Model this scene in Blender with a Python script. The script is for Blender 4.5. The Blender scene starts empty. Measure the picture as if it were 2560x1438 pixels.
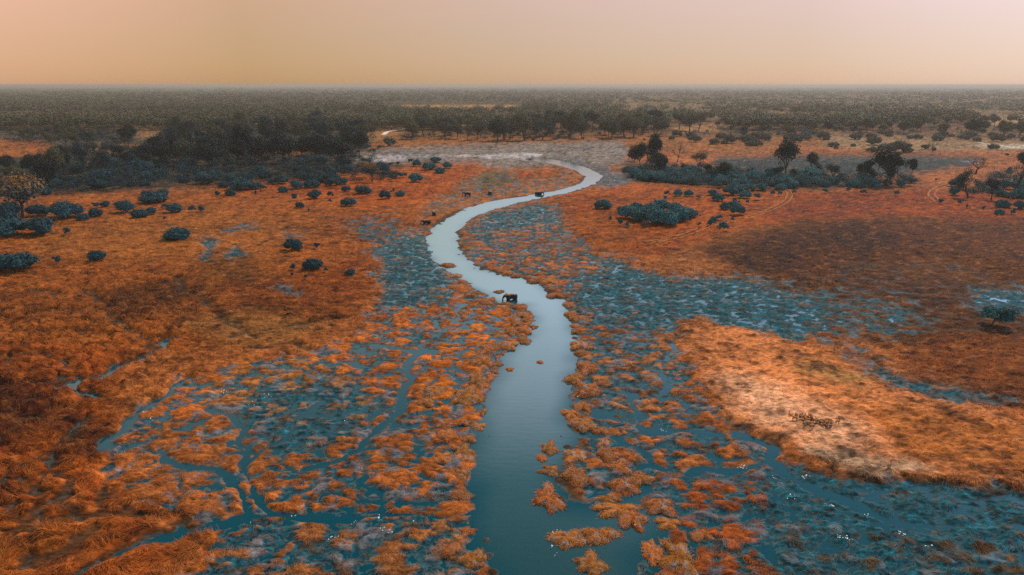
import bpy, math, random
import numpy as np
from mathutils import Vector, Matrix

sc = bpy.context.scene
COL = sc.collection
RNG = np.random.default_rng(11)
random.seed(5)

# ------------------------------------------------------------------ camera, sky, sun, exposure
CAM_H = 50.0
F = 1707.0                                   # focal length in pixels of the 2560 px wide photograph (24 mm)
PITCH = math.atan(506.5 / F)
cam_d = bpy.data.cameras.new('camera')
cam_d.sensor_width = 36.0; cam_d.lens = 24.0
cam_d.clip_start = 0.5; cam_d.clip_end = 60000.0
cam = bpy.data.objects.new('camera', cam_d); COL.objects.link(cam)
cam.location = (0, 0, CAM_H)
cam.rotation_euler = (math.pi / 2 - PITCH, 0, 0)
sc.camera = cam
sc.view_settings.view_transform = 'Standard'; sc.view_settings.look = 'None'
sc.view_settings.exposure = -0.45; sc.view_settings.gamma = 1.0
sc.cycles.use_denoising = False
sc.cycles.max_bounces = 6; sc.cycles.diffuse_bounces = 2; sc.cycles.glossy_bounces = 2
sc.cycles.transmission_bounces = 1; sc.cycles.volume_bounces = 1; sc.cycles.transparent_max_bounces = 4

SUN_EL, SUN_AZ = math.radians(48), math.radians(34)      # azimuth from +Y towards +X
world = bpy.data.worlds.new('World'); sc.world = world; world.use_nodes = True
nt = world.node_tree; N = nt.nodes; Lk = nt.links
for n in list(N): N.remove(n)
def wn(t, **k):
    n = N.new(t)
    for a, b in k.items(): setattr(n, a, b)
    return n
out = wn('ShaderNodeOutputWorld')
sky = wn('ShaderNodeTexSky', sky_type='NISHITA', sun_disc=False, sun_elevation=SUN_EL, sun_rotation=SUN_AZ,
         air_density=1.0, dust_density=1.2, ozone_density=2.0, altitude=950)
bg1 = wn('ShaderNodeBackground'); bg1.inputs['Strength'].default_value = 0.05
dust = wn('ShaderNodeMix', data_type='RGBA', blend_type='MULTIPLY'); dust.inputs[0].default_value = 1.0; dust.inputs[7].default_value = (.92, .74, .54, 1)
Lk.new(sky.outputs[0], dust.inputs[6]); Lk.new(dust.outputs[2], bg1.inputs['Color'])
tc = wn('ShaderNodeTexCoord'); sep = wn('ShaderNodeSeparateXYZ'); Lk.new(tc.outputs['Generated'], sep.inputs[0])
ramp = wn('ShaderNodeValToRGB'); cr = ramp.color_ramp
stops = [(0.0, (.44, .265, .18)), (.05, (.54, .32, .23)), (.11, (.69, .41, .32)), (.17, (1.05, 1.3, 1.5)), (.30, (1.42, 1.80, 2.05)),
         (.43, (.92, 1.18, 1.40)), (.53, (.13, .32, .40)), (.62, (.0, .10, .12)), (1.0, (.005, .05, .065))]  # unseen bright blue band and dark zenith added to colour the water's reflections
while len(cr.elements) < len(stops): cr.elements.new(.5)
for e, (p, c) in zip(cr.elements, stops): e.position = p; e.color = (*c, 1)
Lk.new(sep.outputs['Z'], ramp.inputs[0])
mr = wn('ShaderNodeMapRange'); mr.inputs['From Min'].default_value = -.62; mr.inputs['From Max'].default_value = .62
Lk.new(sep.outputs['X'], mr.inputs['Value'])
ramp2 = wn('ShaderNodeValToRGB'); c2 = ramp2.color_ramp
st2 = [(0.0, (1.55, 1.30, 1.10)), (.22, (.98, .82, .50)), (.5, (1.0, 1.0, 1.0)), (.8, (1.15, 1.25, 1.5)), (1.0, (1.50, 1.85, 2.5))]
while len(c2.elements) < len(st2): c2.elements.new(.5)
for e, (p, c) in zip(c2.elements, st2): e.position = p; e.color = (*c, 1)
Lk.new(mr.outputs[0], ramp2.inputs[0])
mx = wn('ShaderNodeMix', data_type='RGBA', blend_type='MULTIPLY'); mx.inputs[0].default_value = 1.0
Lk.new(ramp.outputs[0], mx.inputs[6]); Lk.new(ramp2.outputs[0], mx.inputs[7])
bg2 = wn('ShaderNodeBackground'); bg2.inputs['Strength'].default_value = 1.0
Lk.new(mx.outputs[2], bg2.inputs['Color'])
addw = wn('ShaderNodeAddShader'); Lk.new(bg1.outputs[0], addw.inputs[0]); Lk.new(bg2.outputs[0], addw.inputs[1])
Lk.new(addw.outputs[0], out.inputs['Surface'])

sun_d = bpy.data.lights.new('sun', 'SUN'); sun_d.energy = 5.0; sun_d.angle = math.radians(1.2); sun_d.color = (1.0, .86, .68)
sun = bpy.data.objects.new('sun', sun_d); COL.objects.link(sun)
sdir = Vector((math.sin(SUN_AZ) * math.cos(SUN_EL), math.cos(SUN_AZ) * math.cos(SUN_EL), math.sin(SUN_EL)))
sun.rotation_euler = sdir.to_track_quat('Z', 'Y').to_euler(); sun.location = (0, 0, 300)

# ------------------------------------------------------------------ where a point of the photograph lies on the ground
SP, CP = math.sin(PITCH), math.cos(PITCH)
def pw(px, py, z=0.0):
    px = np.asarray(px, float); py = np.asarray(py, float)
    v = py - 719.0
    d = (CAM_H - z) / (F * SP + v * CP)
    return (px - 1280.0) * d, (F * CP - v * SP) * d
def wp(X, Y, z=0.0):
    zc = Y * CP - (z - CAM_H) * SP
    yc = Y * SP + (z - CAM_H) * CP
    return 1280 + F * X / zc, 719 - F * yc / zc
def ppm(X, Y):
    return F / math.sqrt(X * X + Y * Y + CAM_H ** 2)

# ------------------------------------------------------------------ noise
PERM = np.random.default_rng(3).permutation(256).astype(np.int32); PERM = np.concatenate([PERM, PERM, PERM])
ANG = np.linspace(0, 2 * np.pi, 256, endpoint=False); GX, GY = np.cos(ANG).astype(np.float32), np.sin(ANG).astype(np.float32)
def perlin(x, y, seed=0):
    x = np.asarray(x, np.float32) + seed * 17.31; y = np.asarray(y, np.float32) + seed * 7.77
    xf, yf = np.floor(x), np.floor(y)
    xi, yi = xf.astype(np.int32) & 255, yf.astype(np.int32) & 255
    x = x - xf; y = y - yf
    u = x * x * x * (x * (x * 6 - 15) + 10); v = y * y * y * (y * (y * 6 - 15) + 10)
    a, b = PERM[xi] + yi, PERM[xi + 1] + yi
    g = PERM[a]; n00 = GX[g] * x + GY[g] * y
    g = PERM[b]; n10 = GX[g] * (x - 1) + GY[g] * y
    g = PERM[a + 1]; n01 = GX[g] * x + GY[g] * (y - 1)
    g = PERM[b + 1]; n11 = GX[g] * (x - 1) + GY[g] * (y - 1)
    return ((n00 + u * (n10 - n00)) * (1 - v) + (n01 + u * (n11 - n01)) * v) * 1.5
def fbm(x, y, size, octv=3, seed=0, gain=.5):
    s, a, t, f = 0.0, 1.0, 0.0, 1.0 / size
    for o in range(octv):
        s = s + a * perlin(x * f, y * f, seed + o); t += a; a *= gain; f *= 2.03
    return s / t
def cells(x, y, size, seed=0):
    """distance to the nearest and second nearest scattered centre (in cell sizes)"""
    x = np.asarray(x, np.float32) / size + seed * 31.7; y = np.asarray(y, np.float32) / size + seed * 11.3
    xi, yi = np.floor(x).astype(np.int32), np.floor(y).astype(np.int32)
    f1 = np.full(x.shape, 9, np.float32); f2 = f1.copy()
    for dx in (-1, 0, 1):
        for dy in (-1, 0, 1):
            cx, cy = xi + dx, yi + dy
            h = PERM[PERM[cx & 255] + (cy & 255)]
            h2 = PERM[h + 91]
            ddx = cx + .1 + .8 * h / 255.0 - x; ddy = cy + .1 + .8 * h2 / 255.0 - y
            d = np.sqrt(ddx * ddx + ddy * ddy)
            f2 = np.minimum(f2, np.maximum(f1, d)); f1 = np.minimum(f1, d)
    return f1, f2
def sstep(a, b, x):
    t = np.clip((x - a) / (b - a), 0, 1); return t * t * (3 - 2 * t)

# ------------------------------------------------------------------ what lies where (outlines on the ground, read off the photograph)
def lin(h):
    r, g, b = (h >> 16 & 255) / 255, (h >> 8 & 255) / 255, (h & 255) / 255
    return np.array([c / 12.92 if c <= .04045 else ((c + .055) / 1.055) ** 2.4 for c in (r, g, b)], np.float32)
def in_poly(x, y, P):
    r = np.zeros(x.shape, bool); n = len(P)
    for i in range(n):
        (x0, y0), (x1, y1) = P[i], P[(i + 1) % n]
        if y0 == y1: continue
        r ^= ((y0 > y) != (y1 > y)) & (x < (x1 - x0) * (y - y0) / (y1 - y0) + x0)
    return r
CX0, CY0, CS = -1200.0, 214.0, 4.0
CW, CH = 1240, 400
gx, gy = np.meshgrid(CX0 + CS * np.arange(CW), CY0 + CS * np.arange(CH))
def blur(a, rx, ry):
    for ax, r in ((1, rx), (0, ry)):
        r = int(round(r / CS))
        if r < 1: continue
        for _ in range(2):
            p = np.pad(a, [(r + 1, r) if k == ax else (0, 0) for k in range(2)], mode='edge')
            c = np.cumsum(p, axis=ax)
            a = (c[:, 2 * r + 1:] - c[:, :-2 * r - 1]) / (2 * r + 1) if ax == 1 else (c[2 * r + 1:] - c[:-2 * r - 1]) / (2 * r + 1)
    return a
def mask(P, feather=12):
    return blur(in_poly(gx, gy, P).astype(np.float64), feather, feather * .45)

# regions: outline, colour, land fraction (None = dry), share of teal water weed, softness
RIVER = [(1215,1500),(1216,1438),(1178,1370),(1190,1300),(1182,1180),(1190,1080),(1205,1020),(1228,960),(1252,900),(1275,868),(1322,838),(1335,790),
 (1308,762),(1250,757),(1215,735),(1160,700),(1120,680),(1085,650),(1062,600),(1075,575),(1120,545),(1170,518),(1240,501),(1320,489),(1400,475),
 (1448,460),(1462,442),(1430,425),(1385,412),(1345,405),(1318,400),(1318,396),(1352,392),(1425,406),(1472,421),(1508,440),(1490,460),(1440,478),(1380,491),
 (1310,504),(1240,522),(1190,540),(1165,556),(1142,582),(1146,620),(1170,650),(1200,672),(1260,690),(1310,696),(1352,705),(1372,730),(1412,750),
 (1426,790),(1440,850),(1446,900),(1432,960),(1422,1010),(1432,1080),(1425,1150),(1395,1210),(1405,1260),(1480,1265),(1560,1245),(1640,1250),(1690,1290),(1640,1350),(1600,1400),(1590,1438),(1580,1500)]
CHANNELS = [  # narrow water lanes: half width in metres, then the way they run
 (1.1,[(160,1450),(200,1422),(350,1370),(485,1310),(615,1287),(700,1292),(840,1305),(980,1292),(1100,1300),(1185,1290)]),
 (.8,[(615,1287),(612,1240),(560,1195),(500,1172),(412,1164),(385,1130)]),(.9,[(690,1290),(660,1240),(622,1205),(606,1150),(575,1110)]),
 (1.1,[(760,1175),(860,1152),(895,1134),(920,1102),(964,1071),(1000,1033),(1013,963),(1027,929),(1030,904),(1048,880),(999,862),(923,866)]),
 (.7,[(860,905),(930,925),(1013,942)]),(.7,[(1048,880),(1090,850),(1130,800),(1160,760)]),
 (1.5,[(431,852),(407,869),(375,885),(348,911)]),(1.4,[(296,915),(257,943),(195,960),(150,975)]),
 (1.3,[(470,955),(435,974),(414,998),(369,1023),(313,1057),(275,1113)]),(1.0,[(184,970),(215,990),(240,998)]),(.9,[(0,783),(25,781)]),
 (1.0,[(540,1020),(600,1060),(598,1110),(620,1160)]),(.9,[(800,1000),(740,1060),(700,1110),(640,1150)]),(.8,[(960,1180),(900,1200),(880,1230),(905,1290)]),

 (1.2,[(1462,946),(1503,974),(1583,991),(1590,1060),(1622,1085),(1700,1078),(1805,1082)]),(1.4,[(1630,1170),(1730,1187),(1830,1175),(1905,1147),(1902,1105),(1850,1080)]),
 (1.8,[(1905,1147),(1980,1200),(2080,1250),(2180,1285),(2300,1330)]),(1.2,[(1440,1000),(1500,1040),(1580,1060)]),(1.2,[(1660,1438),(1740,1380),(1735,1330),(1650,1290)]),
 (.8,[(1690,860),(1672,880),(1655,920),(1670,980)]),(1.0,[(1560,1250),(1600,1220),(1640,1170),(1590,1120),(1520,1090),(1440,1090)]),
]
ISLAND = [(1715,800),(1850,830),(1950,850),(2080,900),(2200,960),(2400,1015),(2600,1060),(2600,1215),(2350,1200),(2180,1185),(2000,1130),(1880,1078),(1790,1000),(1735,920),(1695,850)]
R = []
def reg(P, col, land=None, teal=None, f=14): R.append((P, col, land, teal, f))
reg([(-1200,214),(3800,214),(3800,300),(-1200,300)], 0x54492f, f=10)
reg([(1500,240),(3800,240),(3800,300),(1500,300)], 0x8a7048, f=10)
reg([(-1200,300),(3800,300),(3800,360),(-1200,360)], 0x7a5534, f=10)
reg([(-1200,320),(980,320),(1000,440),(560,470),(250,492),(-1200,530)], 0x3c3e34)
reg([(-200,286),(240,290),(470,294),(460,300),(230,306),(110,308),(-200,304)], 0xc29a78, f=5)
reg([(250,300),(400,300),(460,340),(380,360),(300,330)], 0x96714f, f=8)
reg([(-300,350),(70,352),(150,372),(120,395),(-300,392)], 0xb0642c, f=6)
reg([(180,365),(330,362),(430,372),(330,392),(200,386)], 0x8a5f3c, f=6)
reg([(620,378),(760,374),(760,386),(620,388)], 0xa05a28, f=4)
reg([(990,266),(1290,266),(1290,279),(1100,284),(990,276)], 0xd09b68, f=4)
reg([(900,340),(960,322),(1000,318),(1010,345),(940,360)], 0xb07a48, f=5)
reg([(960,348),(1560,338),(2100,352),(1980,394),(1560,372),(1300,362),(1000,372),(900,382)], 0xab6a30, f=5)
reg([(1680,320),(1800,312),(1790,330),(1690,336)], 0xc08a58, f=4)
reg([(1930,290),(2090,298),(2060,312),(1940,305)], 0xb98b62, f=5)
reg([(2060,340),(2330,345),(2420,352),(2640,350),(2640,380),(2300,386),(2060,372)], 0xa58468, f=6)
reg([(2060,374),(2300,388),(2420,380),(2640,385),(2640,440),(2420,420),(2060,400),(1780,398),(1800,384)], 0xb66a34, f=6)
reg([(2440,300),(2640,290),(2640,320),(2450,316)], 0xd8b090, f=5)
reg([(2440,362),(2640,366),(2640,378),(2450,374)], 0xdcc0a0, f=4)
reg([(1780,396),(2060,392),(2260,392),(2480,398),(2420,420),(2340,430),(2240,444),(2000,440),(1800,430)], 0x3f4a4a, f=8)
reg([(2380,402),(2460,404),(2440,409),(2385,408)], 0x9a94a0, f=3)
reg([(1560,410),(1800,420),(2000,440),(2290,470),(1900,478),(1560,460)], 0x35423e, f=8)
reg([(880,384),(1000,372),(1280,362),(1550,356),(1585,390),(1565,408),(1510,425),(1440,415),(1350,420),(1280,440),(1180,415),(900,412)], 0xa08e84, f=6)
reg([(905,400),(990,388),(1130,390),(1330,393),(1360,404),(1200,398),(1030,396),(1010,410),(930,408)], 0xc0adac, .93, .2, 4)
reg([(1380,396),(1450,402),(1520,425),(1600,452),(1540,480),(1480,466),(1500,440),(1440,415)], 0x86787c, .85, .35, 6)
reg([(1120,392),(1240,390),(1350,390),(1350,402),(1260,398),(1130,395)], 0xe8d6d4, f=3)
reg([(930,394),(1000,389),(1012,402),(960,408),(915,406)], 0xcababa, f=4)
# left meadow and the rust coloured tussock slope below it
reg([(-1200,530),(250,492),(560,472),(1000,445),(1150,415),(1260,440),(1170,475),(1060,530),(960,600),(940,700),(880,800),(500,900),(-1200,900)], 0xae5f26, f=14)
reg([(100,560),(520,520),(820,560),(700,650),(300,660),(60,640)], 0xb2682f, f=30)
reg([(560,470),(1180,412),(1280,440),(1120,505),(900,520)], 0xb85a16, f=16)
reg([(250,740),(420,700),(560,730),(430,790),(270,790)], 0x6e3c16, f=28)
reg([(560,700),(930,660),(940,740),(800,790),(620,770)], 0x9a4f1a, f=30)
reg([(460,650),(620,640),(700,690),(540,720)], 0x87501f, f=26)
reg([(430,800),(640,790),(820,800),(760,860),(560,880)], 0xa86e40, f=24)
reg([(-1200,880),(350,870),(300,960),(260,1180),(380,1290),(560,1330),(300,1500),(200,1800),(-1200,1800)], 0xb25a22, f=24)
reg([(-300,1300),(260,1330),(120,1438),(100,1700),(-300,1700)], 0xc0682c, f=24)
reg([(-300,900),(150,900),(100,1050),(-300,1100)], 0x9a4c1a, f=30)
reg([(180,1030),(330,1090),(300,1150),(160,1130)], 0x8f4a1c, f=20)
reg([(-400,930),(90,960),(150,1040),(60,1140),(-400,1160)], 0x5c2c0e, f=40)  # dark ground towards the frame edge, partly lens falloff painted into the colour
reg([(160,1040),(320,1080),(290,1150),(180,1130)], 0x6a3410, f=26)
reg([(-400,1180),(60,1200),(40,1270),(-400,1280)], 0x6a3210, f=26)
reg([(2380,860),(2800,900),(2800,1080),(2480,1010)], 0x5a2c10, f=30)  # right edge: lens falloff partly painted into the dark ground colour
# marsh left of the river
reg([(1075,540),(1000,585),(965,650),(955,740),(905,830),(790,895),(600,915),(450,955),(320,1050),(255,1180),(380,1270),(560,1320),(420,1500),(1235,1500),(1205,1300),(1205,1100),(1260,920),(1345,800),(1260,750),(1130,680),(1080,600)], 0xc06a30, .70, .35, 12)
reg([(600,920),(790,900),(860,960),(820,1040),(640,1080),(470,1000)], 0xb67444, .78, .35, 16)
reg([(400,1060),(620,1060),(760,1150),(600,1300),(380,1270),(280,1150)], 0xb2683a, .84, .12, 16)
reg([(640,960),(880,960),(960,1020),(880,1110),(700,1120),(600,1050)], 0x9a7058, .60, .80, 16)
reg([(930,590),(1080,590),(1130,690),(1080,760),(960,770),(950,680)], 0x7a6a5e, .62, .85, 14)
reg([(860,560),(960,540),(1000,590),(940,650)], 0xa0592a, 1.0, .55, 14)
reg([(640,1290),(1160,1290),(1220,1500),(480,1500),(540,1390)], 0xa86a44, .70, .60, 14)
reg([(760,1130),(1000,1040),(1180,1100),(1190,1280),(900,1270),(780,1220)], 0xbc6c38, .72, .40, 14)
reg([(1130,770),(1290,780),(1330,800),(1250,900),(1190,1060),(1050,1040),(1080,900)], 0xd07226, .36, .14, 10)
# meadow on the point right of the river
reg([(1370,520),(1440,488),(1560,462),(1700,470),(1980,482),(2000,520),(1900,570),(1760,610),(1640,650),(1560,640),(1470,630),(1410,580)], 0xb45a0c, f=12)
reg([(1420,560),(1500,540),(1600,580),(1560,640),(1480,630)], 0xb4601e, f=14)
# brown grassland right
reg([(1980,486),(2300,478),(3800,440),(3800,620),(2560,570),(2200,545),(1900,570)], 0xa44c14, f=12)
reg([(1640,650),(1760,610),(1900,568),(2200,545),(3800,600),(3800,1000),(2560,930),(2100,850),(2020,760),(1900,700),(1720,715)], (.105, .029, .003), f=22)
reg([(1760,640),(2050,560),(2300,570),(2250,640),(1900,690)], (.050, .014, .002), f=34)
reg([(1640,650),(1740,620),(1850,690),(1720,715)], 0xb06a3c, f=14)
reg([(2150,560),(3800,560),(3800,660),(2300,650)], (.088, .023, .003), f=26)
reg([(2050,640),(2400,640),(2640,720),(2640,900),(2350,870),(2100,800)], (.082, .024, .004), 1.1, .05, 34)
reg([(1960,715),(2240,750),(2330,810),(2200,850),(2040,850)], (.10, .034, .008), .92, .62, 34)
reg([(2300,840),(2800,860),(2800,1060),(2420,1000),(2250,930)], 0x8e4c1e, f=20)
# marsh right of the river
reg([(1165,556),(1330,505),(1395,520),(1420,570),(1480,640),(1560,660),(1650,710),(1700,800),(1700,880),(1760,1000),(1880,1090),(2000,1170),(2200,1210),(2560,1250),(2560,1500),(1600,1500),(1600,1400),(1440,1200),(1440,900),(1420,740),(1300,690),(1180,650),(1150,600)], 0xb86c3c, .74, .50, 12)
reg([(1190,545),(1330,508),(1400,540),(1390,600),(1300,610),(1200,590)], 0x90786e, .78, .75, 14)
reg([(1230,580),(1420,560),(1500,660),(1430,690),(1290,660)], 0xb0683c, .80, .42, 14)
reg([(1450,860),(1680,840),(1700,980),(1600,1050),(1470,1000)], 0xb47450, .82, .50, 16)
reg([(1540,648),(1650,700),(1900,702),(2000,740),(2060,810),(1990,862),(1900,852),(1720,800),(1640,830),(1480,800),(1430,740),(1480,700)], 0x7c6a5c, .56, .92, 26)
reg([(1760,720),(1960,745),(1990,830),(1900,845),(1780,800)], 0x4a5a5c, .55, .96, 20)
reg([(2080,842),(2200,920),(2260,950),(2420,980),(2520,1000),(2480,1024),(2350,1005),(2200,965),(2110,890)], 0x4a5a5c, .85, .85, 30)
reg([(2400,730),(2640,725),(2640,795),(2460,775)], 0x6e7a80, .62, .9, 18)
reg([(1520,1200),(1900,1190),(2000,1300),(1900,1500),(1700,1500),(1640,1300)], 0xa8562a, .76, .45, 14)
reg([(1960,1178),(2200,1204),(2700,1240),(2700,1700),(1980,1700),(1900,1300)], 0x43564f, .52, .95, 22)
reg([(2180,1360),(2560,1340),(2700,1700),(2080,1700)], 0x5a4428, .84, .72, 24)
reg(ISLAND, (.50, .155, .045), f=16)
reg([(1790,930),(1960,980),(2100,1050),(2200,1140),(2050,1130),(1900,1070),(1810,1000)], (.70, .32, .165), f=34)
reg([(1980,900),(2190,950),(2150,985),(1990,940)], 0xb08058, f=16)
reg([(2150,1020),(2600,1070),(2600,1190),(2250,1160)], (.38, .11, .022), f=20)
reg([(2000,1120),(2200,1150),(2330,1190),(2150,1196),(2030,1150)], (.48, .27, .16), f=12)
# wet ground beside the far bends
reg([(1165,446),(1290,418),(1425,428),(1440,468),(1330,484),(1180,510),(1090,545),(1040,545),(1080,505)], 0xb06a38, .93, .25, 8)
reg([(1270,430),(1390,424),(1400,440),(1300,452)], 0xb65e22, f=6)
reg([(1200,430),(1280,428),(1260,470),(1190,480)], 0x80643e, 1.1, .3, 8)
# pools in the left meadow
for P in ([(555,575),(640,562),(645,570),(570,585)], [(500,600),(530,596),(530,650),(505,655)], [(570,640),(620,612),(628,640),(580,650)], [(712,585),(762,586),(750,593),(715,591)], [(700,715),(745,735),(740,745),(690,725)]):
    reg(P, 0x5d6262, .84, .85, 9)

def albedo(c):
    if not isinstance(c, int): return np.array(c, np.float32)
    v = lin(c); return v * (np.array([.63, .555, .38], np.float32) if v[2] < .45 * v[0] else .55)
C_RGB = np.zeros((CH, CW, 3), np.float32); C_RGB[:] = lin(0x9a5424)
C_L = np.full((CH, CW), 1.55); C_T = np.zeros((CH, CW))
for P, col, land, teal, f in R:
    m = mask(P, f); mm = m[..., None].astype(np.float32)
    C_RGB = C_RGB * (1 - mm) + albedo(col) * mm
    C_L = C_L * (1 - m) + (1.55 if land is None else land) * m
    C_T = C_T * (1 - m) + (0.0 if teal is None else teal) * m
CAN = np.concatenate([C_RGB, C_L[..., None], C_T[..., None]], axis=2).astype(np.float32)
def canvas(X, Y):
    px, py = wp(X, np.maximum(Y, 30.0))
    a = np.clip((px - CX0) / CS, 0, CW - 1.001); b = np.clip((py - CY0) / CS, 0, CH - 1.001)
    i, j = a.astype(np.int32), b.astype(np.int32); a = (a - i)[..., None]; b = (b - j)[..., None]
    return (CAN[j, i] * (1 - a) + CAN[j, i + 1] * a) * (1 - b) + (CAN[j + 1, i] * (1 - a) + CAN[j + 1, i + 1] * a) * b

def seg_dist(X, Y, pts):
    d = np.full(X.shape, 1e9, np.float32)
    for (x0, y0), (x1, y1) in zip(pts[:-1], pts[1:]):
        dx, dy = x1 - x0, y1 - y0; l2 = dx * dx + dy * dy + 1e-9
        t = np.clip(((X - x0) * dx + (Y - y0) * dy) / l2, 0, 1)
        d = np.minimum(d, (X - x0 - t * dx) ** 2 + (Y - y0 - t * dy) ** 2)
    return np.sqrt(d)
TRAILS = [[(-80,1272),(125,1272),(210,1285),(300,1288),(390,1296)],[(-60,1330),(60,1300),(150,1310),(260,1290)],[(20,1210),(110,1150),(190,1090),(250,1040)],[(-40,1130),(60,1060),(130,1030),(260,1000)],[(205,732),(264,775),(306,820),(340,845),(380,880)],
 [(-50,812),(40,800),(130,782),(260,780),(330,770)],[(-60,850),(60,838),(190,830),(210,850)],[(60,1200),(75,1260),(70,1300),(120,1350)],[(130,1140),(150,1200),(145,1270)],[(240,1330),(180,1370),(60,1400)],[(-40,900),(60,905),(130,890),(155,915),(160,960)],[(430,700),(480,740),(560,800),(640,850)],
 [(560,850),(640,830),(760,815),(860,800)],[(270,1180),(250,1240),(280,1290)],[(-60,1390),(40,1345),(90,1320)],[(0,980),(90,960),(170,940)],[(640,870),(740,865),(800,885)],[(60,730),(160,740),(230,735)]]
def to_world(P): return [tuple(float(c) for c in pw(*p)) for p in P]
RIVER_W = to_world(RIVER)
CHAN_W = [(w, to_world(P)) for w, P in CHANNELS]

TRAIL_W = [to_world(P) for P in TRAILS]

def pattern_raw(X, Y):
    wx = X + 2.2 * fbm(X, Y, 6, 2, 41); wy = Y + 2.2 * fbm(X, Y, 6, 2, 47)
    f1, f2 = cells(wx, wy, 5.5, 1)
    g1, g2 = cells(wx, Y + 1.0 * fbm(X, Y, 3, 2, 43), 2.4, 7)
    return .62 * np.clip(f2 - f1, 0, .55) + .46 * np.clip(g2 - g1, 0, .55) + .40 * fbm(X, Y, 4.2, 4, 21, .65) + .30 * fbm(X * .45, Y, 1.1, 2, 61)
_sx, _sy = RNG.uniform(-300, 300, 120000), RNG.uniform(0, 600, 120000)
_q = np.sort(pattern_raw(_sx, _sy)); _u = np.linspace(0, 1, len(_q))

def ground(X, Y):
    """height of the ground, its colour before weathering, teal share, land fraction"""
    X = np.asarray(X, np.float32); Y = np.asarray(Y, np.float32)
    k = np.clip(Y / 160.0, .4, 3.0)
    wx = X + k * 4.0 * fbm(X, Y, 14, 3, 5); wy = Y + k * 5.0 * fbm(X, Y, 14, 3, 9)
    wx = wx + 1.8 * k ** .5 * fbm(X, Y, 3.2, 3, 17, .65); wy = wy + 2.2 * k ** .5 * fbm(X, Y, 3.2, 3, 19, .65)
    c = canvas(wx, wy)
    L, T = c[..., 3], c[..., 4]
    L = np.where(L < 1.0, 1 - (1 - L) * .40, L)
    u = np.interp(pattern_raw(X, Y), _q, _u).astype(np.float32)
    h = np.clip((u - 1 + L) * (.48 + .37 * sstep(1.1, 1.5, L)), -.6, .75)
    near = Y < 680
    xn, yn = X[near], Y[near]
    sd = seg_dist(xn, yn, RIVER_W + RIVER_W[:1]); sd[in_poly(xn, yn, RIVER_W)] *= -1
    sd = sd + 1.5 * fbm(xn, yn, 7, 3, 71) + 1.3 * fbm(xn, yn, 2.6, 3, 77, .6)
    hn = np.minimum(h[near], np.clip(sd * .16 + .0, -.9, 3))
    dw = 1.3 * fbm(xn, yn, 5, 3, 81, .6); xw = xn + 2.6 * fbm(xn, yn, 9, 2, 83); yw = yn + 2.6 * fbm(xn, yn, 9, 2, 87)
    for w, P in CHAN_W:
        xs, ys = [p[0] for p in P], [p[1] for p in P]
        sel = (xn > min(xs) - 8) & (xn < max(xs) + 8) & (yn > min(ys) - 8) & (yn < max(ys) + 8)
        if not sel.any(): continue
        d = seg_dist(xw[sel], yw[sel], P) + dw[sel]
        hn[sel] = np.minimum(hn[sel], np.clip((d - w * .55) * .45, -.4, 3))
    lo = np.minimum(np.maximum(hn, 0), .75) * 0 + .22
    for P in TRAIL_W:
        xs, ys = [p[0] for p in P], [p[1] for p in P]
        sel = (xn > min(xs) - 8) & (xn < max(xs) + 8) & (yn > min(ys) - 8) & (yn < max(ys) + 8)
        if not sel.any(): continue
        d = seg_dist(xw[sel], yw[sel], P) + .4 * dw[sel]
        hn[sel] = np.minimum(hn[sel], np.maximum(.16, .04 + d * .30))
    h[near] = hn
    # tussock relief
    land = sstep(0.0, .35, h)
    far = np.clip(Y / 200.0, .7, 6)
    wet = sstep(1.5, .9, L)
    f1, f2 = cells(X + 1.2 * fbm(X, Y, 4, 2, 91), Y + 1.2 * fbm(X, Y, 4, 2, 93), 4.6, 5)
    slope = sstep(.2, -.4, (X + 40 + .18 * Y) / 60) * sstep(210, 120, Y)           # the tussock slope at the left
    rel = .16 * fbm(X, Y, 2.6, 3, 31, .65) + slope * (1.9 * np.sqrt(np.clip(f2 - f1, 0, .5)) - .75) + .10 * fbm(X * .6, Y, .9, 2, 36)
    d1, d2 = cells(X, Y, 3.4, 15)
    h = h + (land * rel + .28 * sstep(.30, .08, d1) * sstep(1.3, 1.5, L)) * np.clip(1.25 - Y / 500, .15, 1.0)
    h = h + .6 * sstep(250, 700, Y) * (1 + fbm(X, Y, 220, 3, 14)) * sstep(1.2, 1.5, L)
    rank = np.clip((u - 1 + L) / np.clip(L, .05, 1.2), 0, 1)          # 0 at the waterline, 1 on the highest tussocks
    return h, c[..., :3], T + 2.0 * np.floor(rank * 255), L

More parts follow.
